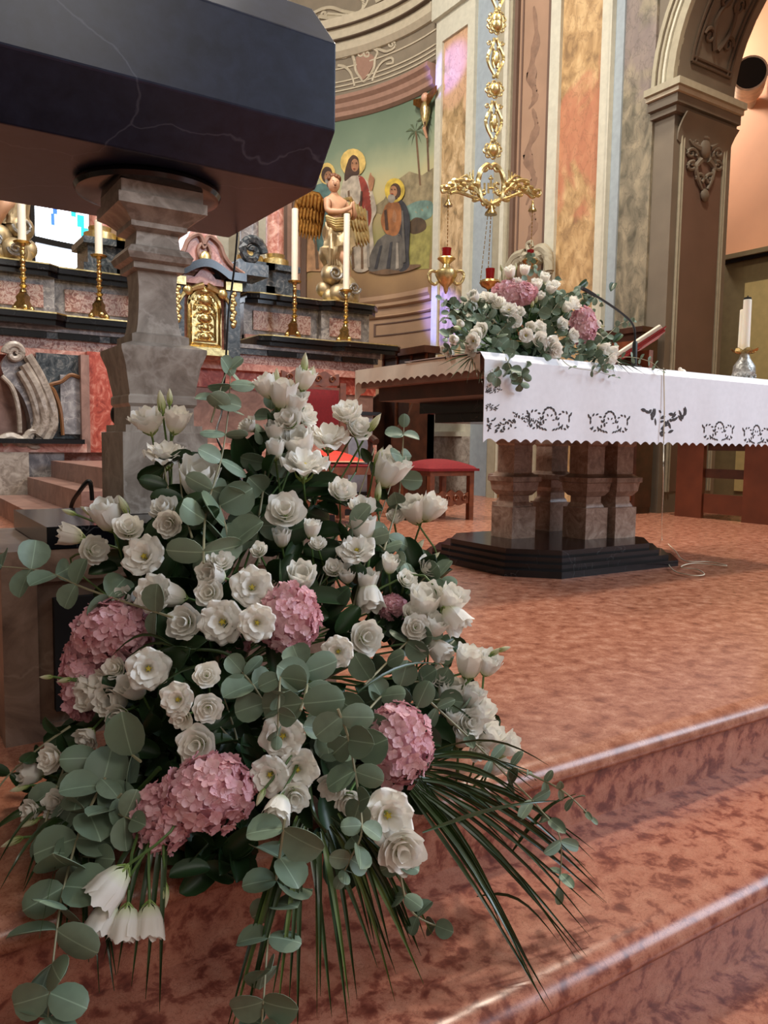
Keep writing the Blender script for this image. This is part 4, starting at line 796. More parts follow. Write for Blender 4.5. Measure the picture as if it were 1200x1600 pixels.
def apron(y, x0, x1, z, par):
    m = MB(); top = [(x0+(x1-x0)*k/20, y, z+.05+.02*math.sin(PI*k/20)+.012*math.cos(k*PI/2.5)) for k in range(21)]; bot = [(x0+(x1-x0)*k/20, y, z-.03-.025*math.sin(PI*k/20)*abs(math.cos(k*PI/5))) for k in range(20, -1, -1)]
    m.prism(top+bot, (0, .02, 0))
    for k in range(4): c = Vector((x0+(x1-x0)*(k+.5)/4, y-.004, z+.012)); m.tube([c+Vector((.03*(1-.05*i)*math.cos(i*.5), 0, .03*(1-.05*i)*math.sin(i*.5))) for i in range(16)], .008, 6)
    m.build('carved_apron', 'chair_wood', par)
apron(sy+.012, sx+.045, sx+sw-.045, .17, t); prof_box('stretcher', (sx+.02, sy+sd-.04, .07), (sx+sw-.02, sy+sd-.02, .13), 'dark_wood', t)
# presidential chair
cx0, cx1, cy0, cy1 = 2.60, 3.23, 5.08, 5.62
t = thing('armchair', ((cx0+cx1)/2, 5.35, 0), 'tall carved wooden armchair with red upholstered back and orange red seat cushion behind the flowers', 'chair')
for x in (cx0, cx1-.055):
    prof_box('front_leg', (x, cy0, 0), (x+.055, cy0+.055, .40), 'chair_wood', t); prof_box('rear_post', (x, cy1-.055, 0), (x+.055, cy1, 1.10), 'chair_wood', t)
prof_box('seat_frame', (cx0, cy0, .38), (cx1, cy1-.06, .44), 'chair_wood', t)
m = MB(); m.slab(lambda u, v: Vector((cx0+.01+(cx1-cx0-.02)*u, cy0+.0+(cy1-cy0-.08)*v, .45+.025*(math.sin(PI*u)*math.sin(PI*v))**.4)), 13, 11, lambda u, v: Vector((0, 0, -.012-.025*(math.sin(PI*u)*math.sin(PI*v))**.4))); m.build('seat', 'red_velvet', t)
prof_box('backrest_frame', (cx0+.055, cy1-.05, .62), (cx1-.055, cy1-.01, 1.06), 'chair_wood', t)
m = MB(); m.slab(lambda u, v: Vector((cx0+.065+(cx1-cx0-.13)*u, cy1-.052-.02*(math.sin(PI*u)*math.sin(PI*v))**.3, .66+.38*v)), 9, 9, lambda u, v: Vector((0, .004+.02*(math.sin(PI*u)*math.sin(PI*v))**.3, 0))); m.build('back_upholstery', 'red_velvet', t)
apron(cy1-.045, cx0+.06, cx1-.06, 1.11, t); apron(cy0+.012, cx0+.055, cx1-.055, .16, t)
for x in (cx0, cx1-.05):
    m = MB(); m.tube(bez([(x+.025, cy1-.03, .70), (x+.025, 5.35, .69), (x+.025, cy0+.05, .66), (x+.025, cy0-.02, .63)], 5), .028, 8); m.build('armrest', 'dark_wood', t)
    m = MB(); m.lathe([(.026, .44), (.018, .48), (.028, .54), (.018, .60), (.026, .65)], (x+.025, cy0+.06, 0), 12); m.build('arm_support', 'dark_wood', t)
cu = MB(); cu.slab(lambda u, v: Vector((cx0+.08+(cx1-cx0-.14)*u, cy0+.03+.40*v,   .478+.085*(math.sin(PI*u)*math.sin(PI*v))**.6)), 15, 13, lambda u, v: Vector((0, 0, -.004-.075*(math.sin(PI*u)*math.sin(PI*v))**.6)))
cu = cu.build('seat_cushion', 'red_cushion', None, org=(2.9, 5.3, .46)); setp(cu, 'orange red piped cushion lying on the seat of the carved armchair', 'cushion')
m = MB(); m.tube([(cx0+.08, cy0+.03, .477), (cx1-.06, cy0+.03, .477), (cx1-.06, cy0+.43, .477), (cx0+.08, cy0+.43, .477), (cx0+.08, cy0+.03, .477)], .006, 6); m.build('piping', 'piping', cu)
# dark lectern box with pale side seen beside the chair
lb_ = pY(556, 655, 5.9)
t = thing('side_table', (lb_.x, 5.9, 0), 'small dark topped stand with pale metal sides between armchair and wooden stall', 'stand')
prof_box('top', (lb_.x-.22, 5.75, pY(556, 643, 5.8).z-.03), (lb_.x+.16, 6.1, pY(556, 643, 5.8).z), 'black_plastic', t); prof_box('body', (lb_.x-.12, 5.82, .2), (lb_.x+.12, 6.05, pY(556, 643, 5.8).z-.03), 'metal_grey', t); prof_box('foot', (lb_.x-.18, 5.78, 0), (lb_.x+.18, 6.1, .2), 'black_plastic', t)
# wooden choir stall under the fresco
wz = pX(630, 545, 5.35).z
sO = len(bpy.data.objects); t = thing('choir_stall', (5.55, 7.3, 0), 'dark wooden choir stall with panelled back under the curved fresco wall', 'bench')
prof_box('back_panel', (5.62, 6.75, 0), (5.72, 7.95, wz-.08), 'dark_wood', t); prof_box('cornice', (5.52, 6.68, wz-.08), (5.80, 8.02, wz), 'dark_wood', t); prof_box('seat', (5.15, 6.8, .42), (5.62, 7.9, .47), 'dark_wood', t); prof_box('seat_front', (5.2, 6.8, 0), (5.24, 7.9, .42), 'dark_wood', t)
for k in range(4): prof_box('stile', (5.60, 6.77+k*.385-.0, .47), (5.64, 6.83+k*.385-.02, wz-.08), 'chair_wood', t)
for y in (6.75, 7.9):
    m = MB(); m.prism([(5.15, y, 0), (5.72, y, 0), (5.72, y, 1.2), (5.6, y, 1.28), (5.45, y, 1.18), (5.36, y, .95), (5.2, y, .80), (5.14, y, .70)], (0, .05, 0)); m.build('end_panel', 'dark_wood', t)
t.location = (5.36, 7.90, 0); t.scale.y = .8
# sacristy door with scrolled pediment on the right wall
dy0, dy1 = Yp(864), Yp(787); dz = pX(828, 452, XW-.1).z; dz0 = pX(828, 437, XW-.1).z
t = setp(thing('door_1', (XW-.05, (dy0+dy1)/2, 0), None, None), kind='structure')
prof_box('door_leaf', (XW-.10, dy0+.12, 0), (XW-.06, dy1-.12, dz-.3), 'door_wood', t)
for z0, z1 in ((.15, .9), (1.0, dz-.45)):
    for a, b in ((dy0+.2, (dy0+dy1)/2-.04), ((dy0+dy1)/2+.04, dy1-.2)): prof_box('door_panel', (XW-.12, a, z0), (XW-.10, b, z1), 'door_wood', t)
prof_box('jamb', (XW-.14, dy0, 0), (XW-.13+.13, dy0+.12, dz-.3), 'sage_plaster', t); prof_box('jamb', (XW-.14, dy1-.12, 0), (XW, dy1, dz-.3), 'sage_plaster', t); prof_box('lintel', (XW-.15, dy0-.02, dz-.3), (XW, dy1+.02, dz-.14), 'sage_plaster', t)
for z0, z1, p in ((dz-.14, dz-.08, .20), (dz-.08, dz-.03, .26), (dz-.03, dz, .32)): prof_box('pediment_cornice', (XW-p, dy0-.06, z0), (XW, dy1+.06, z1), 'sage_plaster', t)
PW = lambda x, y: pX(x, y, XW-.16)
m = MB()
for off, r in ((0, .055), (6, .04), (11, .03)):
    m.tube([PW(x, y) for x, y in smooth2([(858, 424+off*.6), (856, 398+off), (848, 388+off), (838, 392+off*.7)])+spiral(840, 402, 6, -1.6, 1.1, 10, 1)], r, 8)
    m.tube([PW(x, y) for x, y in smooth2([(786, 440+off*.5), (796, 418+off), (806, 402+off), (820, 396+off*.7)])+spiral(820, 402, 5, -1.6, 1.1, 10, -1)], r, 8)
m.build('pediment_scroll', 'sage_plaster', t)
m = MB(); m.tube([PW(x, y) for x, y in smooth2([(829, 418), (832, 404), (826, 392), (824, 382), (830, 378), (832, 386)])], .03, 8, .6); m.build('finial', 'sage_plaster', t)
# dark cabinet by the pier
kx = 5.9; ky0 = pX(1003, 512, kx).y; ky1 = pX(953, 505, kx).y; kz = pX(1003, 510, kx).z
t = thing('cabinet', (6.04, (ky0+ky1)/2, 0), 'tall dark wooden cabinet against the wall behind the open missal', 'cabinet')
prof_box('body', (kx, ky0, .06), (XW-.07, ky1, kz-.05), 'dark_wood', t); prof_box('top', (kx-.03, ky0-.03, kz-.05), (XW-.07, ky1+.02, kz), 'dark_wood', t); prof_box('plinth', (kx+.01, ky0+.01, 0), (XW-.07, ky1-.01, .06), 'dark_wood', t)
prof_box('side_board', (kx-.012, ky0+.04, .12), (kx, ky1-.04, kz-.12), 'chair_wood', t); prof_box('dark_opening', (kx-.018, ky0+.16, kz-.42), (kx-.008, ky1-.12, kz-.2), 'dark_interior', t)
# kneeler at the right
gx = pZ(1075, 805, 0).x
t = thing('kneeler', (6.2, 4.1, 0), 'reddish brown wooden kneeler with open rails standing on the marble floor at the right edge', 'kneeler')
KY = lambda px: pX(px, 760, 6.12).y
prof_box('end_panel', (6.12, KY(1097), 0), (6.16, KY(1056), .74), 'kneeler_wood', t); prof_box('end_panel', (6.12, KY(1260), 0), (6.16, KY(1161), .74), 'kneeler_wood', t)
prof_box('low_board', (6.14, KY(1163), .05), (6.18, KY(1098), .22), 'kneeler_wood', t); prof_box('rail', (6.15, KY(1162), .36), (6.18, KY(1098), .44), 'dark_wood', t); prof_box('shelf', (6.05, KY(1262), .74), (6.45, KY(1054), .78), 'kneeler_wood', t)
prof_box('under_shelf', (6.17, KY(1162), .60), (6.44, KY(1098), .735), 'dark_wood', t)
for px in (1150,): prof_box('post', (6.34, KY(px)-.02, 0), (6.38, KY(px)+.02, .62), 'dark_wood', t)
# wall spotlight in the aisle
sc_ = pX(1172, 114, XS-.42); ax_ = Vector((-.80, -.60, -.02)).normalized(); Tq = Matrix.Translation(sc_) @ ax_.to_track_quat('Z', 'Y').to_matrix().to_4x4()
t = thing('wall_spotlight', sc_, 'large pale cylindrical spotlight with dark mouth on the salmon wall at the upper right', 'spotlight')
m = MB(); m.lathe([(.165, 0), (.175, .0), (.175, -.01), (.17, -.36), (.16, -.38), (.155, -.36)][::-1], (0, 0, 0), 28); 
for i in range(len(m.v)): m.v[i] = Tq @ m.v[i]
m.build('housing', 'lamp_white', t)
m = MB(); m.lathe([(.150, -.03), (.155, .002)], (0, 0, 0), 28)
for i in range(len(m.v)): m.v[i] = Tq @ m.v[i]
m.build('reflector', 'dark_interior', t)
m = MB(); m.tube([sc_+Vector((.16, .14, -.05)), Vector((XS+.01, sc_.y+.25, sc_.z-.12))], .06, 10); m.build('bracket', 'lamp_white', t)

# ================================================================== AMBO
for z0, z1, q, q2 in ((0, .14, (0, 778), (60, 805)), (.14, .29, (41, 745), (132, 768)), (.29, .43, (96, 722), None)):
    m = MB(); x0 = pZ(*q, z1).x; y0 = pZ(*q2, z1).y if q2 else 5.4
    m.box((x0, y0, z0), (2.3, 7.24, z1)); m.build('stair_step', 'stair_stone', **ST)
at = thing('ambo', (.59, 2.02, 0), 'large black marble ambo desk on a single moulded grey stone column above the flowers', 'lectern')
def colbox(name, pr, mat='grey_brown_marble'): m = MB(); m.lathe(sq(pr), (.597, 2.00, 0), 4, rot=PI/4); return m.build(name, mat, at, ang=20)
prof_box('pedestal', (.20, 1.70, 0), (.96, 2.15, .395), 'pedestal_marble', at)
for a, b in (((.20, 1.688, .0), (.265, 1.701, .395)), ((.265, 1.688, .33), (.96, 1.701, .395)), ((.265, 1.688, 0), (.96, 1.701, .035))): prof_box('panel_frame', a, b, 'pedestal_marble', at)
prof_box('dark_niche', (.295, 1.680, .06), (.62, 1.70, .295), 'dark_interior', at)
prof_box('slab', (.285, 1.685, .397), (.95, 2.13, .442), 'black_marble', at)
colbox('column_block', [(.104, .443), (.104, .638), (.094, .639), (.094, .656)])
colbox('column_base', [(.078, .655), (.078, .70), (.084, .708), (.084, .725), (.080, .730), (.082, .742), (.086, .765), (.092, .80), (.104, .834), (.104, .843), (.070, .856), (.070, .874), (.056, .880)])
colbox('column_shaft', [(.056, .878), (.051, .90), (.047, .94), (.046, .99), (.049, 1.03)])
colbox('column_collar', [(.050, 1.028), (.062, 1.032), (.062, 1.046), (.074, 1.052), (.080, 1.066), (.070, 1.082), (.054, 1.088), (.050, 1.125)])
colbox('capital', [(.050, 1.12), (.068, 1.128), (.068, 1.140), (.088, 1.158), (.106, 1.168), (.106, 1.192), (.098, 1.194), (.098, 1.222)])
m = MB(); m.lathe([(.15, 1.222), (.172, 1.226), (.178, 1.236), (.172, 1.247), (.15, 1.25)], (.60, 2.03, 0), 40); m.build('disc', 'black_marble', at)
m = MB(); pr = [(1.80, 1.25), (2.37, 1.25), (2.47, 1.36), (2.47, 1.56), (2.36, 1.69), (1.82, 1.69), (1.70, 1.56), (1.70, 1.36)]
m.prism([(-.25, y, z) for y, z in pr], (1.20, 0, 0)); desk = m.build('desk', 'ambo_black', at, smooth=False)
bv = desk.modifiers.new('bevel', 'BEVEL'); bv.width = .004; bv.segments = 2
# cables of the ambo
m = MB(); kp = [pY(372, 352, 2.36), pY(366, 420, 2.33), pY(357, 490, 2.32), pY(353, 560, 2.32), pY(347, 640, 2.34), pY(341, 690, 2.2), Vector((.93, 2.12, .446))]; m.tube(bez(kp, 6), .0032, 6); setp(m.build('microphone_cable', 'black_plastic', None, org=kp[0]), 'thin black cable hanging straight down from the ambo desk beside its column', 'cable')
m = MB(); kp = [Vector((.475, 2.14, .46)), pY(140, 752, 2.14), pY(124, 768, 2.16), pY(112, 790, 2.20), pY(108, 830, 2.22)]; m.tube(bez(kp, 6), .006, 6); setp(m.build('looped_cable', 'black_plastic', None, org=kp[0]), 'short black cable curving behind the foot of the ambo column', 'cable')
bs = pY(184, 648, 2.5); m = MB(); m.ball(bs, .032, 16, 10, (.7, .7, 1)); m.tube([bs, Vector((bs.x, bs.y, .0))], .006, 6); setp(m.build('floor_microphone', 'black_plastic', None, org=(bs.x, bs.y, 0)), 'round black microphone head just left of the ambo column', 'microphone')

# ================================================================== FLOWERS
def interp(pr, v):
    x = v*(len(pr)-1); i = min(int(x), len(pr)-2); f = x-i; a, b = pr[i], pr[i+1]; f = f*f*(3-2*f)*.5+f*.5
    return a[0]+(b[0]-a[0])*f, a[1]+(b[1]-a[1])*f
def petal(m, pr, half, az, ruf=.05, nu=11, nv=7, tw=0.0, sd=0):
    rnd = random.Random(sd); ph = rnd.uniform(0, 6); k2 = rnd.uniform(2.2, 3.8); lift = rnd.uniform(-.12, .16); sc = rnd.uniform(.90, 1.06)
    def fn(u, v):
        c = 2*u-1; ve = v*(1-.20*abs(c)**2.4); r, z = interp(pr, ve); wdt = .42+.58*min(1, v*1.5)
        a = az+c*half*wdt+tw*v; rr = r*(1+(sc-1)*v+.06*math.sin(k2*c*1.7+ph)*v)
        return Vector((rr*math.cos(a), rr*math.sin(a), z+1.5*ruf*math.sin(k2*c*2+ph)*v*v+lift*v*v-.05*c*c*v))
    return m.grid(fn, nu, nv)
KIND = {                                                     # layers: (count, half angle, profile (r, z), ruffle)
 'open': [(5, .80, [(.08, -.62), (.30, -.30), (.62, -.02), (.92, .12), (1.04, .02)], .09), (5, .76, [(.07, -.56), (.26, -.20), (.50, .10), (.76, .26)], .07), (5, .80, [(.06, -.5), (.22, -.1), (.36, .18), (.50, .32)], .04)],
 'rose': [(5, .80, [(.10, -.75), (.44, -.45), (.78, -.05), (1.0, .16)], .07), (5, .80, [(.09, -.65), (.40, -.28), (.64, .14), (.76, .34)], .05), (4, .95, [(.07, -.55), (.32, -.12), (.46, .26), (.50, .44)], .04), (3, 1.3, [(.05, -.4), (.20, 0), (.28, .32), (.24, .50)], .02)],
 'cup':  [(5, .80, [(.10, -1.0), (.48, -.78), (.74, -.15), (.80, .34), (.88, .60)], .06), (4, .95, [(.08, -.9), (.44, -.6), (.60, .08), (.62, .62)], .05), (3, 1.2, [(.06, -.8), (.30, -.4), (.42, .2), (.34, .66)], .03)],
 'bud':  [(3, 1.15, [(.08, -1.0), (.34, -.62), (.40, -.05), (.24, .55), (.03, 1.0)], .02)],
}
PETALS = {}; CORE = {}
for kn, layers in KIND.items():
    pm = 'bud_petal' if kn == 'bud' else 'white_petal'
    n, hf, pr, rf = layers[0]; PETALS[kn] = [petal(MB(), pr, hf, 0, rf, sd=q).mesh('petal', pm) for q in range(4)]
    for full in (0, 1):
        for vr in range(3):
            m = MB()
            for li, (n, hf, pr, rf) in enumerate(layers):
                if li == 0 and not full: continue
                for k in range(n): petal(m, pr, hf, 2*PI*k/n+li*.6+vr, rf, 9, 6, .25 if li else .1, sd=k+7*vr+li*31)
            if kn == 'open':
                m.cur = 1; m.lathe([(.03, -.5), (.06, -.25), (.09, -.04), (.08, .0), (.02, .01)], n=8)
                for k in range(5): m.ball((.11*math.cos(k*1.26), .11*math.sin(k*1.26), -.06), .04, 6, 4)
            CORE[kn, full, vr] = m.mesh('bloom', [pm, 'stigma'])
def calyx_mesh(kn):
    z0 = -1.0 if kn in ('cup', 'bud') else -.68; m = MB(); m.lathe([(.03, z0-.22), (.10, z0-.12), (.13, z0+.02), (.09, z0+.05)], n=7)
    for k in range(5):
        a = 2*PI*k/5; d = Vector((math.cos(a), math.sin(a), 0)); L = 1.25 if kn == 'bud' else .55
        m.tube([d*.10+Vector((0, 0, z0-.08)), d*(.34 if kn != 'open' else .3)+Vector((0, 0, z0+.25*L)), d*(.42 if kn != 'bud' else .36)+Vector((0, 0, z0+L*.75))], [.05, .045, .008], 4)
    return m.mesh('calyx', 'sepal_green')
CAL = {k: calyx_mesh(k) for k in KIND}
def frame(zax, roll=0):
    q = Vector(zax).normalized().to_track_quat('Z', 'Y'); return q.to_matrix().to_4x4() @ Matrix.Rotation(roll, 4, 'Z')
def facing(fx, fy, ft): return (RT*fx+UP*fy-FW*ft).normalized()
TOPN = []
def bloom(root, p, r, kn, face, split, stem_to=None, base=None, name='lisianthus'):
    loc = p-ROOT[root.name]; rl = random.uniform(0, 6.28); sc = (1, 1, 1)
    Mx = Matrix.Translation(loc) @ frame(face, rl) @ Matrix.Scale(r, 4)
    if kn == 'bud': name = name+'_bud'
    o = inst(name, CORE[kn, 0 if split else 1, random.randrange(3)], root, Mx)
    if split:
        n = KIND[kn][0][0]
        for k in range(n): inst('petal', PETALS[kn][random.randrange(4)], o, Matrix.Rotation(2*PI*k/n, 4, 'Z'))
    if r > .008: inst('calyx', CAL[kn], o, Matrix.Identity(4))
    if stem_to is not None:
        z0 = -1.15 if kn in ('cup', 'bud') else -.82; a = p+Vector(face).normalized()*z0*r; b = Vector(stem_to)
        mid = a-Vector(face).normalized()*min(.10, (a-b).length*.3)+Vector((0, 0, -.02)); m = MB(); m.tube(bez([a, mid, a.lerp(b, .6)+Vector((0, 0, .01)), b], 4), .0021, 5); m.build('flower_stem', 'stem_green', root)
    return o
# --- leaves
def roundleaf(nm, mat, asp=.92, cupv=.10):                   # unit leaf: base at the origin, pointing along +x, normal +z
    m = MB()
    def fn(u, v):
        c = 2*u-1; x = .5-.5*math.cos(PI*(.04+.96*v)); wd = asp*.5*math.sqrt(max(.0004, 1-(2*x-1)**2))*(1+.10*(x-.5))
        return Vector((x, c*wd, cupv*(c*c)*math.sin(PI*v)+.05*math.sin(PI*v)-.03*(1-abs(c))*0))
    m.slab(fn, 7, 8, (0, 0, .012)); return m.mesh(nm, mat)
LEAF = {'euc': [roundleaf('eucalyptus_leaf', 'eucalyptus', a, c) for a, c in ((.92, .10), (.82, -.08), (1.0, .16))], 'pale': [roundleaf('eucalyptus_leaf', 'eucalyptus_pale', a, c) for a, c in ((.8, .1), (.7, -.06))],
        'thin': [roundleaf('eucalyptus_leaf', 'eucalyptus', .5, .1), roundleaf('eucalyptus_leaf', 'eucalyptus_pale', .48, .06)], 'dark': [roundleaf('lisianthus_leaf', 'dark_leaf', .52, .18), roundleaf('lisianthus_leaf', 'dark_leaf', .6, -.1)]}
def leaf(par, p, d, nrm, size, kind='euc', name=None):
    d = Vector(d).normalized(); n = Vector(nrm); n = (n-d*n.dot(d)); n = n.normalized() if n.length > 1e-3 else Vector((0, 0, 1)); y = n.cross(d)
    R3 = Matrix((d, y, n)).transposed().to_4x4(); loc = p-ROOT[par.name] if par.name in ROOT else p
    me = random.choice(LEAF[kind]); return inst(name or me.name.split('.')[0], me, par, Matrix.Translation(loc) @ R3 @ Matrix.Scale(size, 4))
def branch(root, pts, size0, size1, n, kind='euc', rad=.0022, mode='disc', name='eucalyptus_branch', sd=1):
    rnd = random.Random(sd); P = bez(pts, 8); m = MB(); m.tube(P, rad, 5, .5); o = m.build(name, 'twig', root)
    L = len(P)-1
    for k in range(n):
        f = (k+.5)/n; i = min(int(f*L), L-1); p = P[i].lerp(P[i+1], f*L-i); ax = (P[i+1]-P[i]).normalized(); s = size0+(size1-size0)*f
        tw = rnd.uniform(-.5, .5)+(PI/2*(k % 2)*.7)
        side = ax.cross(FW).normalized()
        for sg in (-1, 1):
            d = (Matrix.Rotation(tw, 3, ax) @ side)*sg; d = (d+ax*rnd.uniform(-.05, .45)+Vector((0, 0, -.15))).normalized()
            nm = (-FW*rnd.uniform(.15, 1.0)-ax*rnd.uniform(-.5, 1.0)+Vector((rnd.uniform(-.4, .4), rnd.uniform(-.4, .4), rnd.uniform(0, .6))))
            leaf(o, p, d, nm, s*rnd.uniform(.85, 1.12), kind)
    if kind != 'dark': leaf(o, P[-1], (P[-1]-P[-2]), -FW+Vector((0, 0, .5)), size1*.8, kind)
    return o
# --- hydrangea
FLO = []
for q in range(4):
    m = MB(); rq = random.Random(q)
    for k in range(4):
        a = PI/2*k+rq.uniform(-.15, .15); Rz = Matrix.Rotation(a, 3, 'Z'); tl = rq.uniform(-.05, .28)
        m.grid(lambda u, v: Rz @ Vector((.06+.95*v, (2*u-1)*.56*math.sin(PI*(.08+.84*v))**.7, tl*v+.10*math.sin(5*u+q)*v+.08*(2*u-1)**2)), 5, 5)
    m.ball((0, 0, .03), .08, 6, 4); FLO.append((m.mesh('floret', 'pink_petal'), m.mesh('floret', 'pale_pink_petal')))
def hydrangea(root, c, rx, ry, rz, fs, nvis, pale=.35, sd=0, single=True):
    rnd = random.Random(sd); loc = c-ROOT[root.name]
    g = MB(); g.ball((0, 0, 0), 1, 14, 10); R3 = Matrix((RT, UP, -FW)).transposed().to_4x4()
    core = g.mesh('hydrangea_head', 'pink_petal'); o = inst('hydrangea_head', core, root, Matrix.Translation(loc))
    for v in core.vertices: v.co = R3 @ Vector((v.co.x*rx*.80, v.co.y*ry*.80, v.co.z*rz*.80))
    pts = []; N = 150; ga = PI*(3-5**.5); st = MB()
    for i in range(N):
        y = 1-2*(i+.5)/N; r = math.sqrt(1-y*y); pts.append(Vector((r*math.cos(ga*i), y, r*math.sin(ga*i))))
    pts.sort(key=lambda p: -p.z)
    for i, p in enumerate(pts):
        w_ = rnd.uniform(.86, 1.06); lp = R3 @ Vector((p.x*rx*w_, p.y*ry*w_, p.z*rz*w_)); n = (R3 @ Vector((p.x/rx, p.y/ry, p.z/rz))).normalized(); n = (n+Vector((rnd.uniform(-.55, .55), rnd.uniform(-.55, .55), rnd.uniform(-.55, .55)))).normalized()
        Mx = Matrix.Translation(lp) @ frame(n, rnd.uniform(0, 6)) @ Matrix.Scale(fs*rnd.uniform(.85, 1.15), 4); me = FLO[i % 4][1 if rnd.random() < pale else 0]
        if i < nvis: inst('floret', me, o, Mx)
        else: st.add([Mx @ v.co for v in me.vertices], [tuple(f.vertices) for f in me.polygons])
    if st.v: b = inst('florets', st.mesh('florets', 'pink_petal'), o, Matrix.Identity(4)); b['kind'] = 'stuff'
    return o
# --- palm leaflets
def leaflet(par, a, b, wd, sag, sd=0):
    rnd = random.Random(sd); d = b-a; L = d.length; side = d.cross(FW+Vector((rnd.uniform(-.5, .5), rnd.uniform(-.5, .5), rnd.uniform(-.5, .5)))).normalized(); m = MB()
    def fn(u, v):
        c = 2*u-1; w_ = wd*min(1, .35+v*3)*(1-v**2.2*.96); return a+d*v+Vector((0, 0, sag*math.sin(PI*v)))+side*c*w_-FW*(.35*wd*abs(c))
    m.slab(fn, 3, 9, -FW*.0006); return m.build('leaflet', 'palm_light' if sd % 4 == 1 and sd < 300 and sd >= 200 else 'palm_green', par)

# ------------------------------------------------------------------ big arrangement in front of the ambo
CP = [(430,1000,1.19),(430,600,1.50),(250,650,1.48),(100,830,1.40),(130,1050,1.26),(60,1200,1.20),(50,1300,1.13),(170,1420,1.01),(90,1590,.985),(420,1590,.97),(430,1300,1.04),(310,1260,1.06),(620,1170,1.22),(620,1310,1.10),(700,1050,1.40),(780,1180,1.40),(870,1300,1.30),(650,800,1.58),(550,650,1.58),(560,900,1.42),(0,890,1.36),(330,900,1.26),(450,800,1.42),(300,1100,1.12),(480,1150,1.12)]
def dep(x, y):
    sw_ = 0; sv = 0
    for a, b, d in CP: q = ((x-a)**2+(y-b)**2+900)**-1.6; sw_ += q; sv += q*d
    return sv/sw_
def P3(x, y, off=0):
    p = pD(x, y, dep(x, y)+off); gz = 0 if p.y > 1.06 else (-.155 if p.y > .75 else -.31)
    if p.z < .46 and p.y > 1.655: p = EYE+(p-EYE)*((1.655)/p.y)
    if p.z < gz+.012: p = EYE+(p-EYE)*((EYE.z-gz-.012)/(EYE.z-p.z))
    return p
BASE = Vector((.47, 1.36, .12))
fa = thing('flower_arrangement', (.47, 1.36, 0), 'large cascading arrangement of white lisianthus, pink hydrangea and eucalyptus spilling over the marble steps', 'flowers')
m = MB(); m.lathe([(.13, 0), (.15, .01), (.16, .06), (.155, .06), (.14, .015)], (.47, 1.36, 0), 24); m.build('tray', 'black_plastic', fa)
m = MB(); m.lathe([(.13, .016), (.135, .12), (.11, .19), (.04, .22)], (.47, 1.36, 0), 20); m.build('floral_foam', 'foam_green', fa)
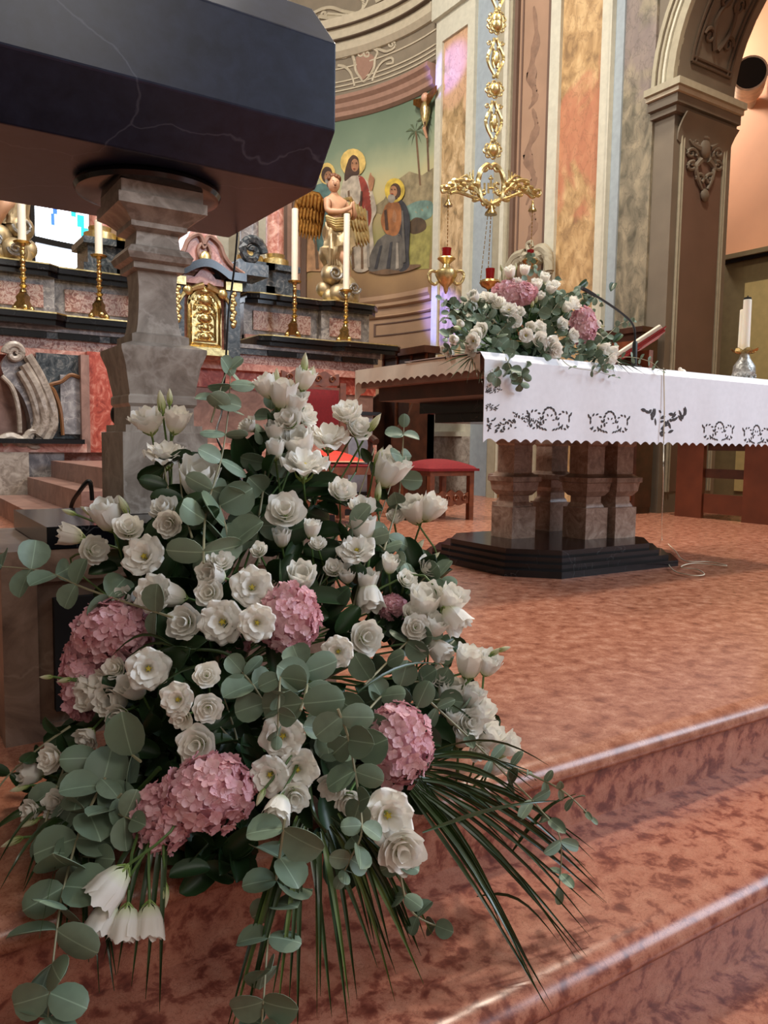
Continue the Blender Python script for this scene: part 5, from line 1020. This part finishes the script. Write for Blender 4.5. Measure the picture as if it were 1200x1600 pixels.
BL = [  # px, py, diameter px, kind, facing right, up, to camera
(416,602,36,'cup',-.4,.8,.3),(442,612,46,'cup',.1,.9,.3),(477,590,34,'cup',.3,.9,.2),(432,590,24,'bud',.1,1,.2),(476,568,26,'bud',.1,1,.1),(484,584,22,'bud',.5,.8,.2),(462,626,36,'cup',.3,.7,.5),(478,648,44,'rose',.7,.3,.5),(451,656,46,'rose',-.2,.5,.8),(467,690,50,'cup',-.1,.7,.6),
(514,683,66,'open',.1,.8,.55),(543,645,50,'rose',-.1,.7,.6),(560,668,48,'rose',.4,.4,.7),(586,660,26,'bud',.6,.8,.2),(476,724,76,'open',.1,.85,.45),(446,798,62,'rose',.1,.4,.9),(388,664,34,'rose',-.5,.6,.5),(430,672,32,'cup',0,.9,.3),(430,700,30,'cup',0,.9,.3),
(611,732,54,'cup',.45,.75,.4),(592,712,24,'bud',.4,.9,.2),(535,767,48,'rose',.2,.6,.6),(566,792,46,'rose',.1,.7,.6),(646,796,42,'cup',-.3,.8,.4),(675,792,42,'cup',.5,.75,.3),(618,808,32,'rose',.1,.7,.6),(591,767,24,'bud',.1,1,.1),(597,838,24,'bud',.1,1,.1),(568,824,40,'cup',0,.9,.2),(557,858,58,'open',-.1,.7,.65),
(636,906,36,'rose',.3,.5,.7),(669,886,38,'rose',.5,.4,.6),(654,854,24,'bud',.6,.8,.2),(679,870,18,'bud',.7,.6,.2),(664,938,52,'cup',.1,.8,.45),(706,936,46,'cup',.4,.7,.4),(712,970,46,'cup',.5,-.6,.3),(644,957,34,'rose',.2,.5,.7),(577,935,44,'cup',.1,-.7,.4),(574,905,34,'cup',.1,.8,.3),(572,996,56,'rose',.3,.2,.9),
(528,1018,50,'open',-.1,.1,1),(650,980,44,'rose',.1,.2,.8),(681,977,38,'cup',.3,.7,.4),(687,1017,38,'cup',.6,-.5,.4),(660,1008,34,'cup',.2,.5,.5),(735,1032,48,'cup',.15,.95,.2),(765,1036,36,'cup',.3,.8,.3),(776,1018,18,'bud',.8,.5,.1),(788,1014,16,'bud',.9,.3,.1),(631,1053,28,'rose',.2,.3,.8),(667,1064,26,'cup',.2,.7,.4),(688,1060,38,'rose',.2,.6,.6),
(706,1082,46,'cup',.2,.8,.4),(737,1087,40,'cup',.4,.8,.3),(751,1112,42,'cup',.6,.6,.4),(735,1130,48,'rose',.3,.3,.8),(709,1118,28,'cup',.1,.8,.4),(765,1150,44,'cup',.5,.7,.4),(795,1164,36,'cup',.7,.5,.4),(748,1172,38,'rose',.2,-.2,.8),(776,1196,32,'cup',.5,.6,.4),(788,1178,20,'bud',.8,.5,.2),(722,1150,36,'cup',.2,.7,.5),
(520,1228,48,'rose',-.3,-.2,.8),(545,1252,44,'rose',0,-.3,.9),(345,877,42,'rose',.2,.6,.6),(332,898,40,'cup',-.4,.2,.7),(327,926,46,'rose',0,.2,.95),(394,917,64,'open',.2,.3,.95),(347,972,70,'open',.0,.1,1),(402,973,58,'open',.2,.1,.95),(472,900,46,'cup',.1,.6,.6),(288,972,58,'rose',-.1,.15,1),(239,926,62,'open',-.1,.2,.95),
(268,930,38,'cup',-.7,.2,.4),(224,868,66,'open',-.1,.4,.9),(147,859,50,'rose',.5,.1,.6),(108,836,36,'cup',-.8,.2,.2),(166,803,48,'cup',-.2,.8,.4),(201,824,48,'rose',.2,.5,.8),(193,789,26,'bud',-.4,.9,.2),(138,799,22,'bud',-.7,.5,.2),(107,800,18,'bud',-.8,.3,.2),(256,795,48,'rose',-.1,.5,.7),(264,818,44,'rose',0,-.1,.9),(312,747,62,'cup',.2,.7,.55),(258,710,66,'open',.1,.85,.35),(231,655,64,'rose',-.1,.85,.4),
(277,655,38,'cup',.3,.9,.3),(252,628,28,'bud',-.1,1,.1),(265,620,20,'bud',0,1,.1),(197,935,32,'cup',-.3,.5,.6),(232,1045,64,'open',.3,.1,.9),(180,1044,38,'rose',-.2,.3,.8),(207,1073,44,'cup',-.3,.6,.6),(159,1069,38,'cup',-.5,.4,.6),(175,1095,46,'cup',-.3,.2,.8),(186,1119,44,'rose',-.2,-.2,.8),(141,1090,42,'cup',-.5,.1,.7),(128,1068,24,'cup',-.7,.3,.5),(100,1063,18,'bud',-.8,-.1,.3),(72,1058,16,'bud',-.9,0,.2),
(323,1055,42,'rose',.2,.3,.9),(277,1093,54,'open',-.1,.2,.95),(325,1107,48,'rose',.2,.1,.95),(284,1122,38,'rose',-.2,-.1,.95),(308,1164,62,'rose',-.05,.2,1),(442,1150,68,'open',.0,.2,1),(421,1211,60,'open',-.1,.1,1),(465,1203,62,'open',.2,.1,1),(460,1245,50,'rose',.2,-.1,1),(434,1267,44,'cup',-.1,-.5,.8),(407,1246,22,'bud',-.3,-.6,.5),
(607,1275,80,'open',.2,.1,1),(628,1328,74,'rose',.2,-.1,1),(135,1152,42,'rose',-.3,-.5,.7),(80,1185,46,'rose',-.4,.1,.8),(45,1208,38,'cup',-.7,.2,.5),(30,1232,22,'bud',-.9,-.2,.3),(48,1268,40,'rose',-.5,.1,.7),(86,1255,44,'rose',-.2,.3,.8),(46,1286,22,'bud',-.7,-.3,.4),(18,1316,26,'bud',-.9,-.3,.3),
(170,1388,60,'cup',-.6,-.7,.4),(160,1438,48,'cup',-.4,-.85,.4),(196,1447,48,'cup',0,-.95,.4),(233,1445,50,'cup',.1,-.95,.4),(258,1400,28,'bud',.1,-.95,.4),(405,860,28,'rose',0,.5,.8),(440,838,30,'cup',0,.8,.4),(497,850,30,'rose',0,.6,.6),(522,888,34,'rose',0,.5,.7),(542,896,30,'cup',0,.6,.5),(488,825,28,'cup',.1,.9,.3),(610,880,28,'cup',.1,.8,.3)]
random.seed(11)
big = sorted(range(len(BL)), key=lambda i: -BL[i][2]); splitset = set(i for i in big if BL[i][3] != 'bud'); splitset = set([i for i in big if BL[i][3] != 'bud'][:58])
for i, (x, y, d, kn, fx, fy, ft) in enumerate(BL):
    r = d/2*dep(x, y)/F_PX*1.06
    if kn in ('cup', 'bud'): r *= 1.18
    p = P3(x, y, -.0 if ft > .7 else .015); st_ = BASE+Vector((random.uniform(-.05, .05), random.uniform(-.05, .05), random.uniform(-.02, .06)))
    o = bloom(fa, p, r, kn, facing(fx, fy, ft), i in splitset, st_, name='white_lisianthus')
for (x, y, rx, ry, fs, dz) in ((178, 985, 64, 50, 11.5, 0), (130, 1055, 34, 70, 11.5, .02), (452, 968, 50, 60, 9.5, .02), (325, 1240, 78, 62, 12.5, .0), (255, 1278, 48, 56, 12.5, 0), (618, 1165, 62, 72, 10.5, .0), (613, 950, 22, 18, 8, .04), (365, 1005, 24, 22, 9, .05)):
    d = dep(x, y)+dz; k = d/F_PX; hydrangea(fa, P3(x, y, dz+.03), rx*k*.93, ry*k*.93, min(rx, ry)*k*.8, fs*k*1.02, 46 if rx > 40 else 16, .5, x)
EB = [  # eucalyptus branches: polyline px, leaf size px from base to tip, pairs, kind
([(318,880),(322,800),(345,720),(356,650),(360,588)],58,34,7,'pale',0),([(600,860),(622,780),(628,720),(631,668)],36,28,5,'euc',.02),([(270,965),(140,922),(70,893),(-12,884)],42,44,6,'euc',-.02),
([(165,1215),(128,1290),(104,1370),(92,1430),(80,1530),(74,1602)],74,64,10,'euc',-.03),([(445,1280),(436,1345),(428,1400),(418,1480),(412,1560),(408,1610)],68,48,8,'euc',-.03),([(438,1050),(436,1100),(433,1150)],42,26,4,'euc',-.05),
([(528,1108),(546,1160),(560,1240),(565,1300),(548,1340),(536,1366)],52,28,8,'euc',-.06),([(665,1090),(735,1155),(790,1210),(840,1260),(875,1310),(874,1385)],36,34,8,'thin',-.03),([(790,1195),(840,1215),(885,1240),(922,1276)],30,20,6,'thin',-.03),
([(470,1110),(480,1070),(472,1045)],62,58,3,'euc',-.02),([(420,1110),(395,1070),(378,1050)],52,42,3,'euc',-.0),([(560,1130),(600,1085),(650,1065),(690,1075)],46,32,5,'euc',.02),([(570,1070),(600,1040),(640,1000),(668,992)],42,32,4,'euc',.015),
([(360,870),(352,820),(340,780)],70,60,3,'euc',.03),([(400,840),(412,760),(420,690),(424,640)],52,34,5,'euc',.05),([(640,930),(668,900),(690,905)],42,34,3,'euc',.05),([(220,1190),(180,1165),(150,1190),(120,1250)],70,64,4,'euc',.0),([(190,1240),(175,1265),(205,1280)],50,44,3,'euc',-.02),
([(100,1200),(70,1290),(75,1330),(150,1340)],64,56,4,'euc',.01),([(540,820),(590,850),(620,880)],44,36,4,'pale',.03),([(560,1180),(540,1150),(500,1140)],56,44,4,'euc',.02),([(640,1110),(700,1090),(730,1110)],40,34,4,'euc',.02),([(620,1330),(640,1420),(690,1450)],34,30,4,'euc',.0),([(110,1135),(60,1170),(10,1215),(-20,1260)],44,36,4,'dark',.02),
([(330,660),(350,590),(362,575)],36,30,2,'pale',.0)]
for k, (pts, s0, s1, n, kd, off) in enumerate(EB):
    pp = [P3(x, y, off) for x, y in pts]; kk = dep(*pts[len(pts)//2])/F_PX; branch(fa, pp, s0*kk, s1*kk, n, kd, sd=k+5)
# dark lisianthus leaves along upright stems, and the leaf mass inside
for k, (pts, s0, s1, n, off) in enumerate((([(405,880),(408,800),(415,720),(418,690)],84,66,3,.10),([(470,880),(478,800),(474,745)],76,56,3,.10),([(512,900),(545,820),(585,700)],62,36,4,.07),([(280,820),(262,760),(256,720)],60,44,3,.02),([(540,1000),(570,880),(610,760)],58,36,4,.07),([(300,840),(285,780),(278,700)],56,40,3,.03),([(500,980),(495,930),(520,860)],70,56,3,.09),([(330,1120),(370,1160),(350,1090)],64,56,3,.05),([(430,880),(450,820),(440,760)],76,66,3,.12))):
    pp = [P3(x, y, off) for x, y in pts]; kk = dep(*pts[1])/F_PX; branch(fa, pp, s0*kk, s1*kk, n, 'dark', name='lisianthus_branch', sd=60+k)
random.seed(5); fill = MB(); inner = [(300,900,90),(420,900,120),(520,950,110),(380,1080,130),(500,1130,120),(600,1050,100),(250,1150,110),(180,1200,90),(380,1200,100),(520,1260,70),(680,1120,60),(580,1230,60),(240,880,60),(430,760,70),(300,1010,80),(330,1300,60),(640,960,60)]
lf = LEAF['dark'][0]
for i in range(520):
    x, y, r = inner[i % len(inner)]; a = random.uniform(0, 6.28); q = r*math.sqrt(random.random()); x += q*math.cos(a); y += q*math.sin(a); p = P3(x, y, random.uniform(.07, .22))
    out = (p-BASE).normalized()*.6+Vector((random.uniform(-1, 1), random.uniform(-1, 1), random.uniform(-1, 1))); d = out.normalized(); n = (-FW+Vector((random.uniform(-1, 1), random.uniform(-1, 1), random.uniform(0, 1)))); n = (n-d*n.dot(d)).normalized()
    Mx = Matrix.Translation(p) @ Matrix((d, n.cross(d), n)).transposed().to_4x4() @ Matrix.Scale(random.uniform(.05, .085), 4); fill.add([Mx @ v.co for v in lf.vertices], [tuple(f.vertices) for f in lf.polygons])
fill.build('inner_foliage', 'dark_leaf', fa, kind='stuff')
# palm fronds
def frond(name_px, lets, off=0, w_=.0042, sd=0):
    rach = [P3(x, y, .03) for x, y in name_px]; m = MB(); m.tube(bez(rach, 6), .004, 6, .5); o = m.build('palm_frond', 'palm_green', fa)
    for k, (a, b) in enumerate(lets):
        pa = P3(*a, .02); pb = P3(*b, -.0); leaflet(o, pa, pb, w_, .012+.01*(k % 3), sd+k)
    return o
random.seed(21); L1 = []
for k in range(13): L1.append(((640+k*1.5, 1238-k*2), (868-k*6+random.uniform(-8, 8), 1582-k*9+random.uniform(-14, 14))))
for k in range(15): f = k/14; L1.append(((655+55*f, 1235-25*f), (905+30*math.sin(f*3)+random.uniform(-14, 14), 1500-185*f+random.uniform(-20, 20))))
for k in range(14): f = k/13; L1.append(((640+30*f, 1220-45*f), (800+50*f+random.uniform(-14, 14), 1330-130*f+random.uniform(-16, 16))))
L1 += [((660, 1300), (880, 1250)), ((800, 1330), (900, 1240)), ((745, 1400), (872, 1470)), ((700, 1230), (745, 1255))]
frond([(560, 1180), (620, 1210), (690, 1235), (740, 1280)], L1, 0, .0036, 100)
L2 = []
for k in range(22): f = k/21; L2.append(((450+80*f+random.uniform(-12, 12), 1270+30*math.sin(PI*f)), (345+330*f+random.uniform(-18, 18), 1610-150*max(0, f-.45)+random.uniform(-60, 20))))
for k in range(12): f = k/11; L2.append(((520+50*f, 1290+10*f), (575+110*f+random.uniform(-16, 16), 1500-40*f+random.uniform(-40, 20))))
frond([(480, 1200), (490, 1270), (510, 1300)], L2, 0, .0044, 200)
L3 = []
for k in range(14): f = k/13; L3.append(((150-60*f+random.uniform(-10, 10), 1330-80*f), (190-230*f+random.uniform(-12, 12), 1560-230*f+random.uniform(-40, 30))))
for k in range(6): L3.append(((260-8*k, 1300), (250-22*k, 1580-20*k)))
frond([(250, 1200), (190, 1260), (130, 1300)], L3, 0, .0042, 300)
L4 = [((300, 1010), (205, 1040)), ((290, 1020), (195, 1032)), ((280, 1015), (170, 1030)), ((330, 1040), (240, 1080)), ((560, 1080), (700, 1040)), ((640, 1100), (770, 1160))]
frond([(420, 1060), (350, 1020), (290, 1015)], L4, 0, .0028, 400)

# ------------------------------------------------------------------ arrangement on the altar
fb = thing('altar_flower_arrangement', (2.55, AY0+.22, TZ), 'low spreading arrangement of white lisianthus, pink hydrangea and eucalyptus on the altar cloth', 'flowers')
m = MB(); m.lathe([(.10, 0), (.11, .05), (.08, .09), (.02, .11)], (2.55, AY0+.22, TZ), 18); m.build('floral_foam', 'foam_green', fb)
def PB(x, y, off=0):
    f = min(1, max(0, (y-420)/150)); Yv = AY0+.30-.26*f+off; p = pY(x, y, Yv)
    if y > 566: p = pY(x, y, AY0-.05)
    elif p.z < TZ+.008: p = pZ(x, y, TZ+.008)
    return p
BB = Vector((2.55, AY0+.22, TZ+.08)); KB = 3.55/F_PX
SB = [(797,425,20,'cup'),(820,422,18,'cup'),(808,440,16,'rose'),(851,434,18,'cup'),(838,445,20,'cup'),(861,450,20,'cup'),(868,444,16,'rose'),(741,463,18,'cup'),(757,465,20,'rose'),(768,466,18,'rose'),(779,474,22,'rose'),(795,484,24,'open'),(811,488,18,'rose'),(804,501,20,'open'),(739,533,22,'open'),(736,546,20,'rose'),(752,516,22,'rose'),(744,524,20,'rose'),(714,512,14,'bud'),(720,506,12,'cup'),(696,546,14,'cup'),(704,552,14,'cup'),(878,507,22,'rose'),(895,525,22,'rose'),(897,474,24,'rose'),(886,480,18,'cup'),(822,524,20,'open'),(828,512,18,'cup'),(843,512,20,'rose'),(843,530,22,'rose'),(862,540,26,'open'),(868,548,22,'rose'),(856,535,18,'cup'),(944,545,20,'cup'),(957,548,18,'cup'),(956,562,20,'rose'),(934,507,14,'rose'),(832,475,12,'bud'),(838,468,12,'bud'),(845,462,14,'cup'),(783,418,10,'bud'),(806,416,10,'bud'),(710,530,14,'cup'),(905,470,12,'bud'),(940,510,10,'bud')]
random.seed(31)
for x, y, d, kn in SB:
    fx = (x-825)/130; fy = (500-y)/90; bloom(fb, PB(x, y, -.07), d/2*KB*1.12, kn, facing(fx, fy+.2, .8), False, BB, name='white_lisianthus')
for x, y, rx, ry in ((803, 459, 32, 18), (911, 510, 19, 29)): hydrangea(fb, PB(x, y, -.02), rx*KB, ry*KB, min(rx, ry)*KB*.9, 6.2*KB, 30, .8, x)
EC = [([(775,540),(790,556),(806,566),(815,584),(812,602)],22,15,7,'euc'),([(785,548),(796,572),(800,586)],20,14,4,'euc'),([(730,500),(712,508),(698,528)],18,14,5,'euc'),([(850,470),(846,445),(838,420)],16,12,4,'euc'),([(915,545),(930,560),(945,578)],18,13,5,'euc'),([(845,540),(852,556),(850,566)],18,14,4,'euc'),([(720,480),(705,486),(696,500)],16,12,4,'euc'),([(870,470),(895,462),(915,472)],16,12,4,'euc'),([(760,520),(735,490),(715,480),(690,468)],18,14,6,'euc'),([(790,540),(775,560),(770,580),(778,592)],18,14,5,'euc'),([(800,545),(810,560),(818,580),(814,600)],20,14,6,'euc'),([(770,500),(745,490),(725,500),(705,520)],20,16,6,'euc'),([(820,470),(822,440),(826,410),(830,402)],16,12,5,'euc'),([(860,490),(880,465),(905,458),(935,468)],18,12,7,'euc'),([(880,540),(900,552),(925,556),(950,572)],20,16,6,'euc'),([(900,540),(940,530),(970,505),(990,502)],14,10,6,'euc'),([(950,560),(985,558),(1015,565),(1035,580)],13,9,7,'thin'),([(870,550),(890,572),(930,580),(965,590)],12,9,4,'thin'),([(780,545),(760,555),(735,548)],20,16,5,'euc'),([(830,530),(845,552),(860,560)],18,14,5,'euc'),([(860,500),(870,520),(890,545)],20,16,5,'euc'),([(800,500),(780,520),(770,545)],22,18,6,'euc'),([(840,490),(855,470),(870,460)],20,16,5,'euc'),([(740,520),(720,535),(700,545)],16,12,5,'euc'),([(905,535),(925,545),(960,540)],16,12,5,'euc'),([(770,490),(750,480),(730,470)],20,16,5,'euc')]
for k, (pts, s0, s1, n, kd) in enumerate(EC): branch(fb, [PB(x, y, -.03) for x, y in pts], s0*KB*.9, s1*KB*.9, n, kd, .0018, sd=500+k)
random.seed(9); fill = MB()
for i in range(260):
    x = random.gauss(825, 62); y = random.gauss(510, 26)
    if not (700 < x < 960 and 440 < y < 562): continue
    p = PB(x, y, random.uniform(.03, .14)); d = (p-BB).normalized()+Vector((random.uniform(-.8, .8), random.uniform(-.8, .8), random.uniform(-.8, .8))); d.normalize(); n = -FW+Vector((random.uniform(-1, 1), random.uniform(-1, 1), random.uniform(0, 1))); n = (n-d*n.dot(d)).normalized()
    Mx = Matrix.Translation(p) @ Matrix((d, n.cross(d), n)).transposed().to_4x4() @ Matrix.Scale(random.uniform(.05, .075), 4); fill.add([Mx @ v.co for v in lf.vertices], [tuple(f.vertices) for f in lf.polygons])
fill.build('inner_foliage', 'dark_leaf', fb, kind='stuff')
def frond2(base, tips, w_, sd):
    rach = [BB, PB(*base)]; m = MB(); m.tube(rach, .003, 6, .6); o = m.build('palm_frond', 'palm_green', fb)
    for k, (b, tp) in enumerate(tips): leaflet(o, PB(*b), pY(*tp, AY0-.06) if tp[1] > 560 else PB(*tp), w_, .01, sd+k)
frond2((745, 555), [((750-2*k, 552), (684+9*k, 572+ (k % 3)*9+k*2)) for k in range(9)]+[((758, 556), (748+4*k, 600-6*(k % 3))) for k in range(6)], .0034, 700)
frond2((960, 560), [((950, 560), (960+6*k, 585-4*(k % 4))) for k in range(9)], .003, 740)
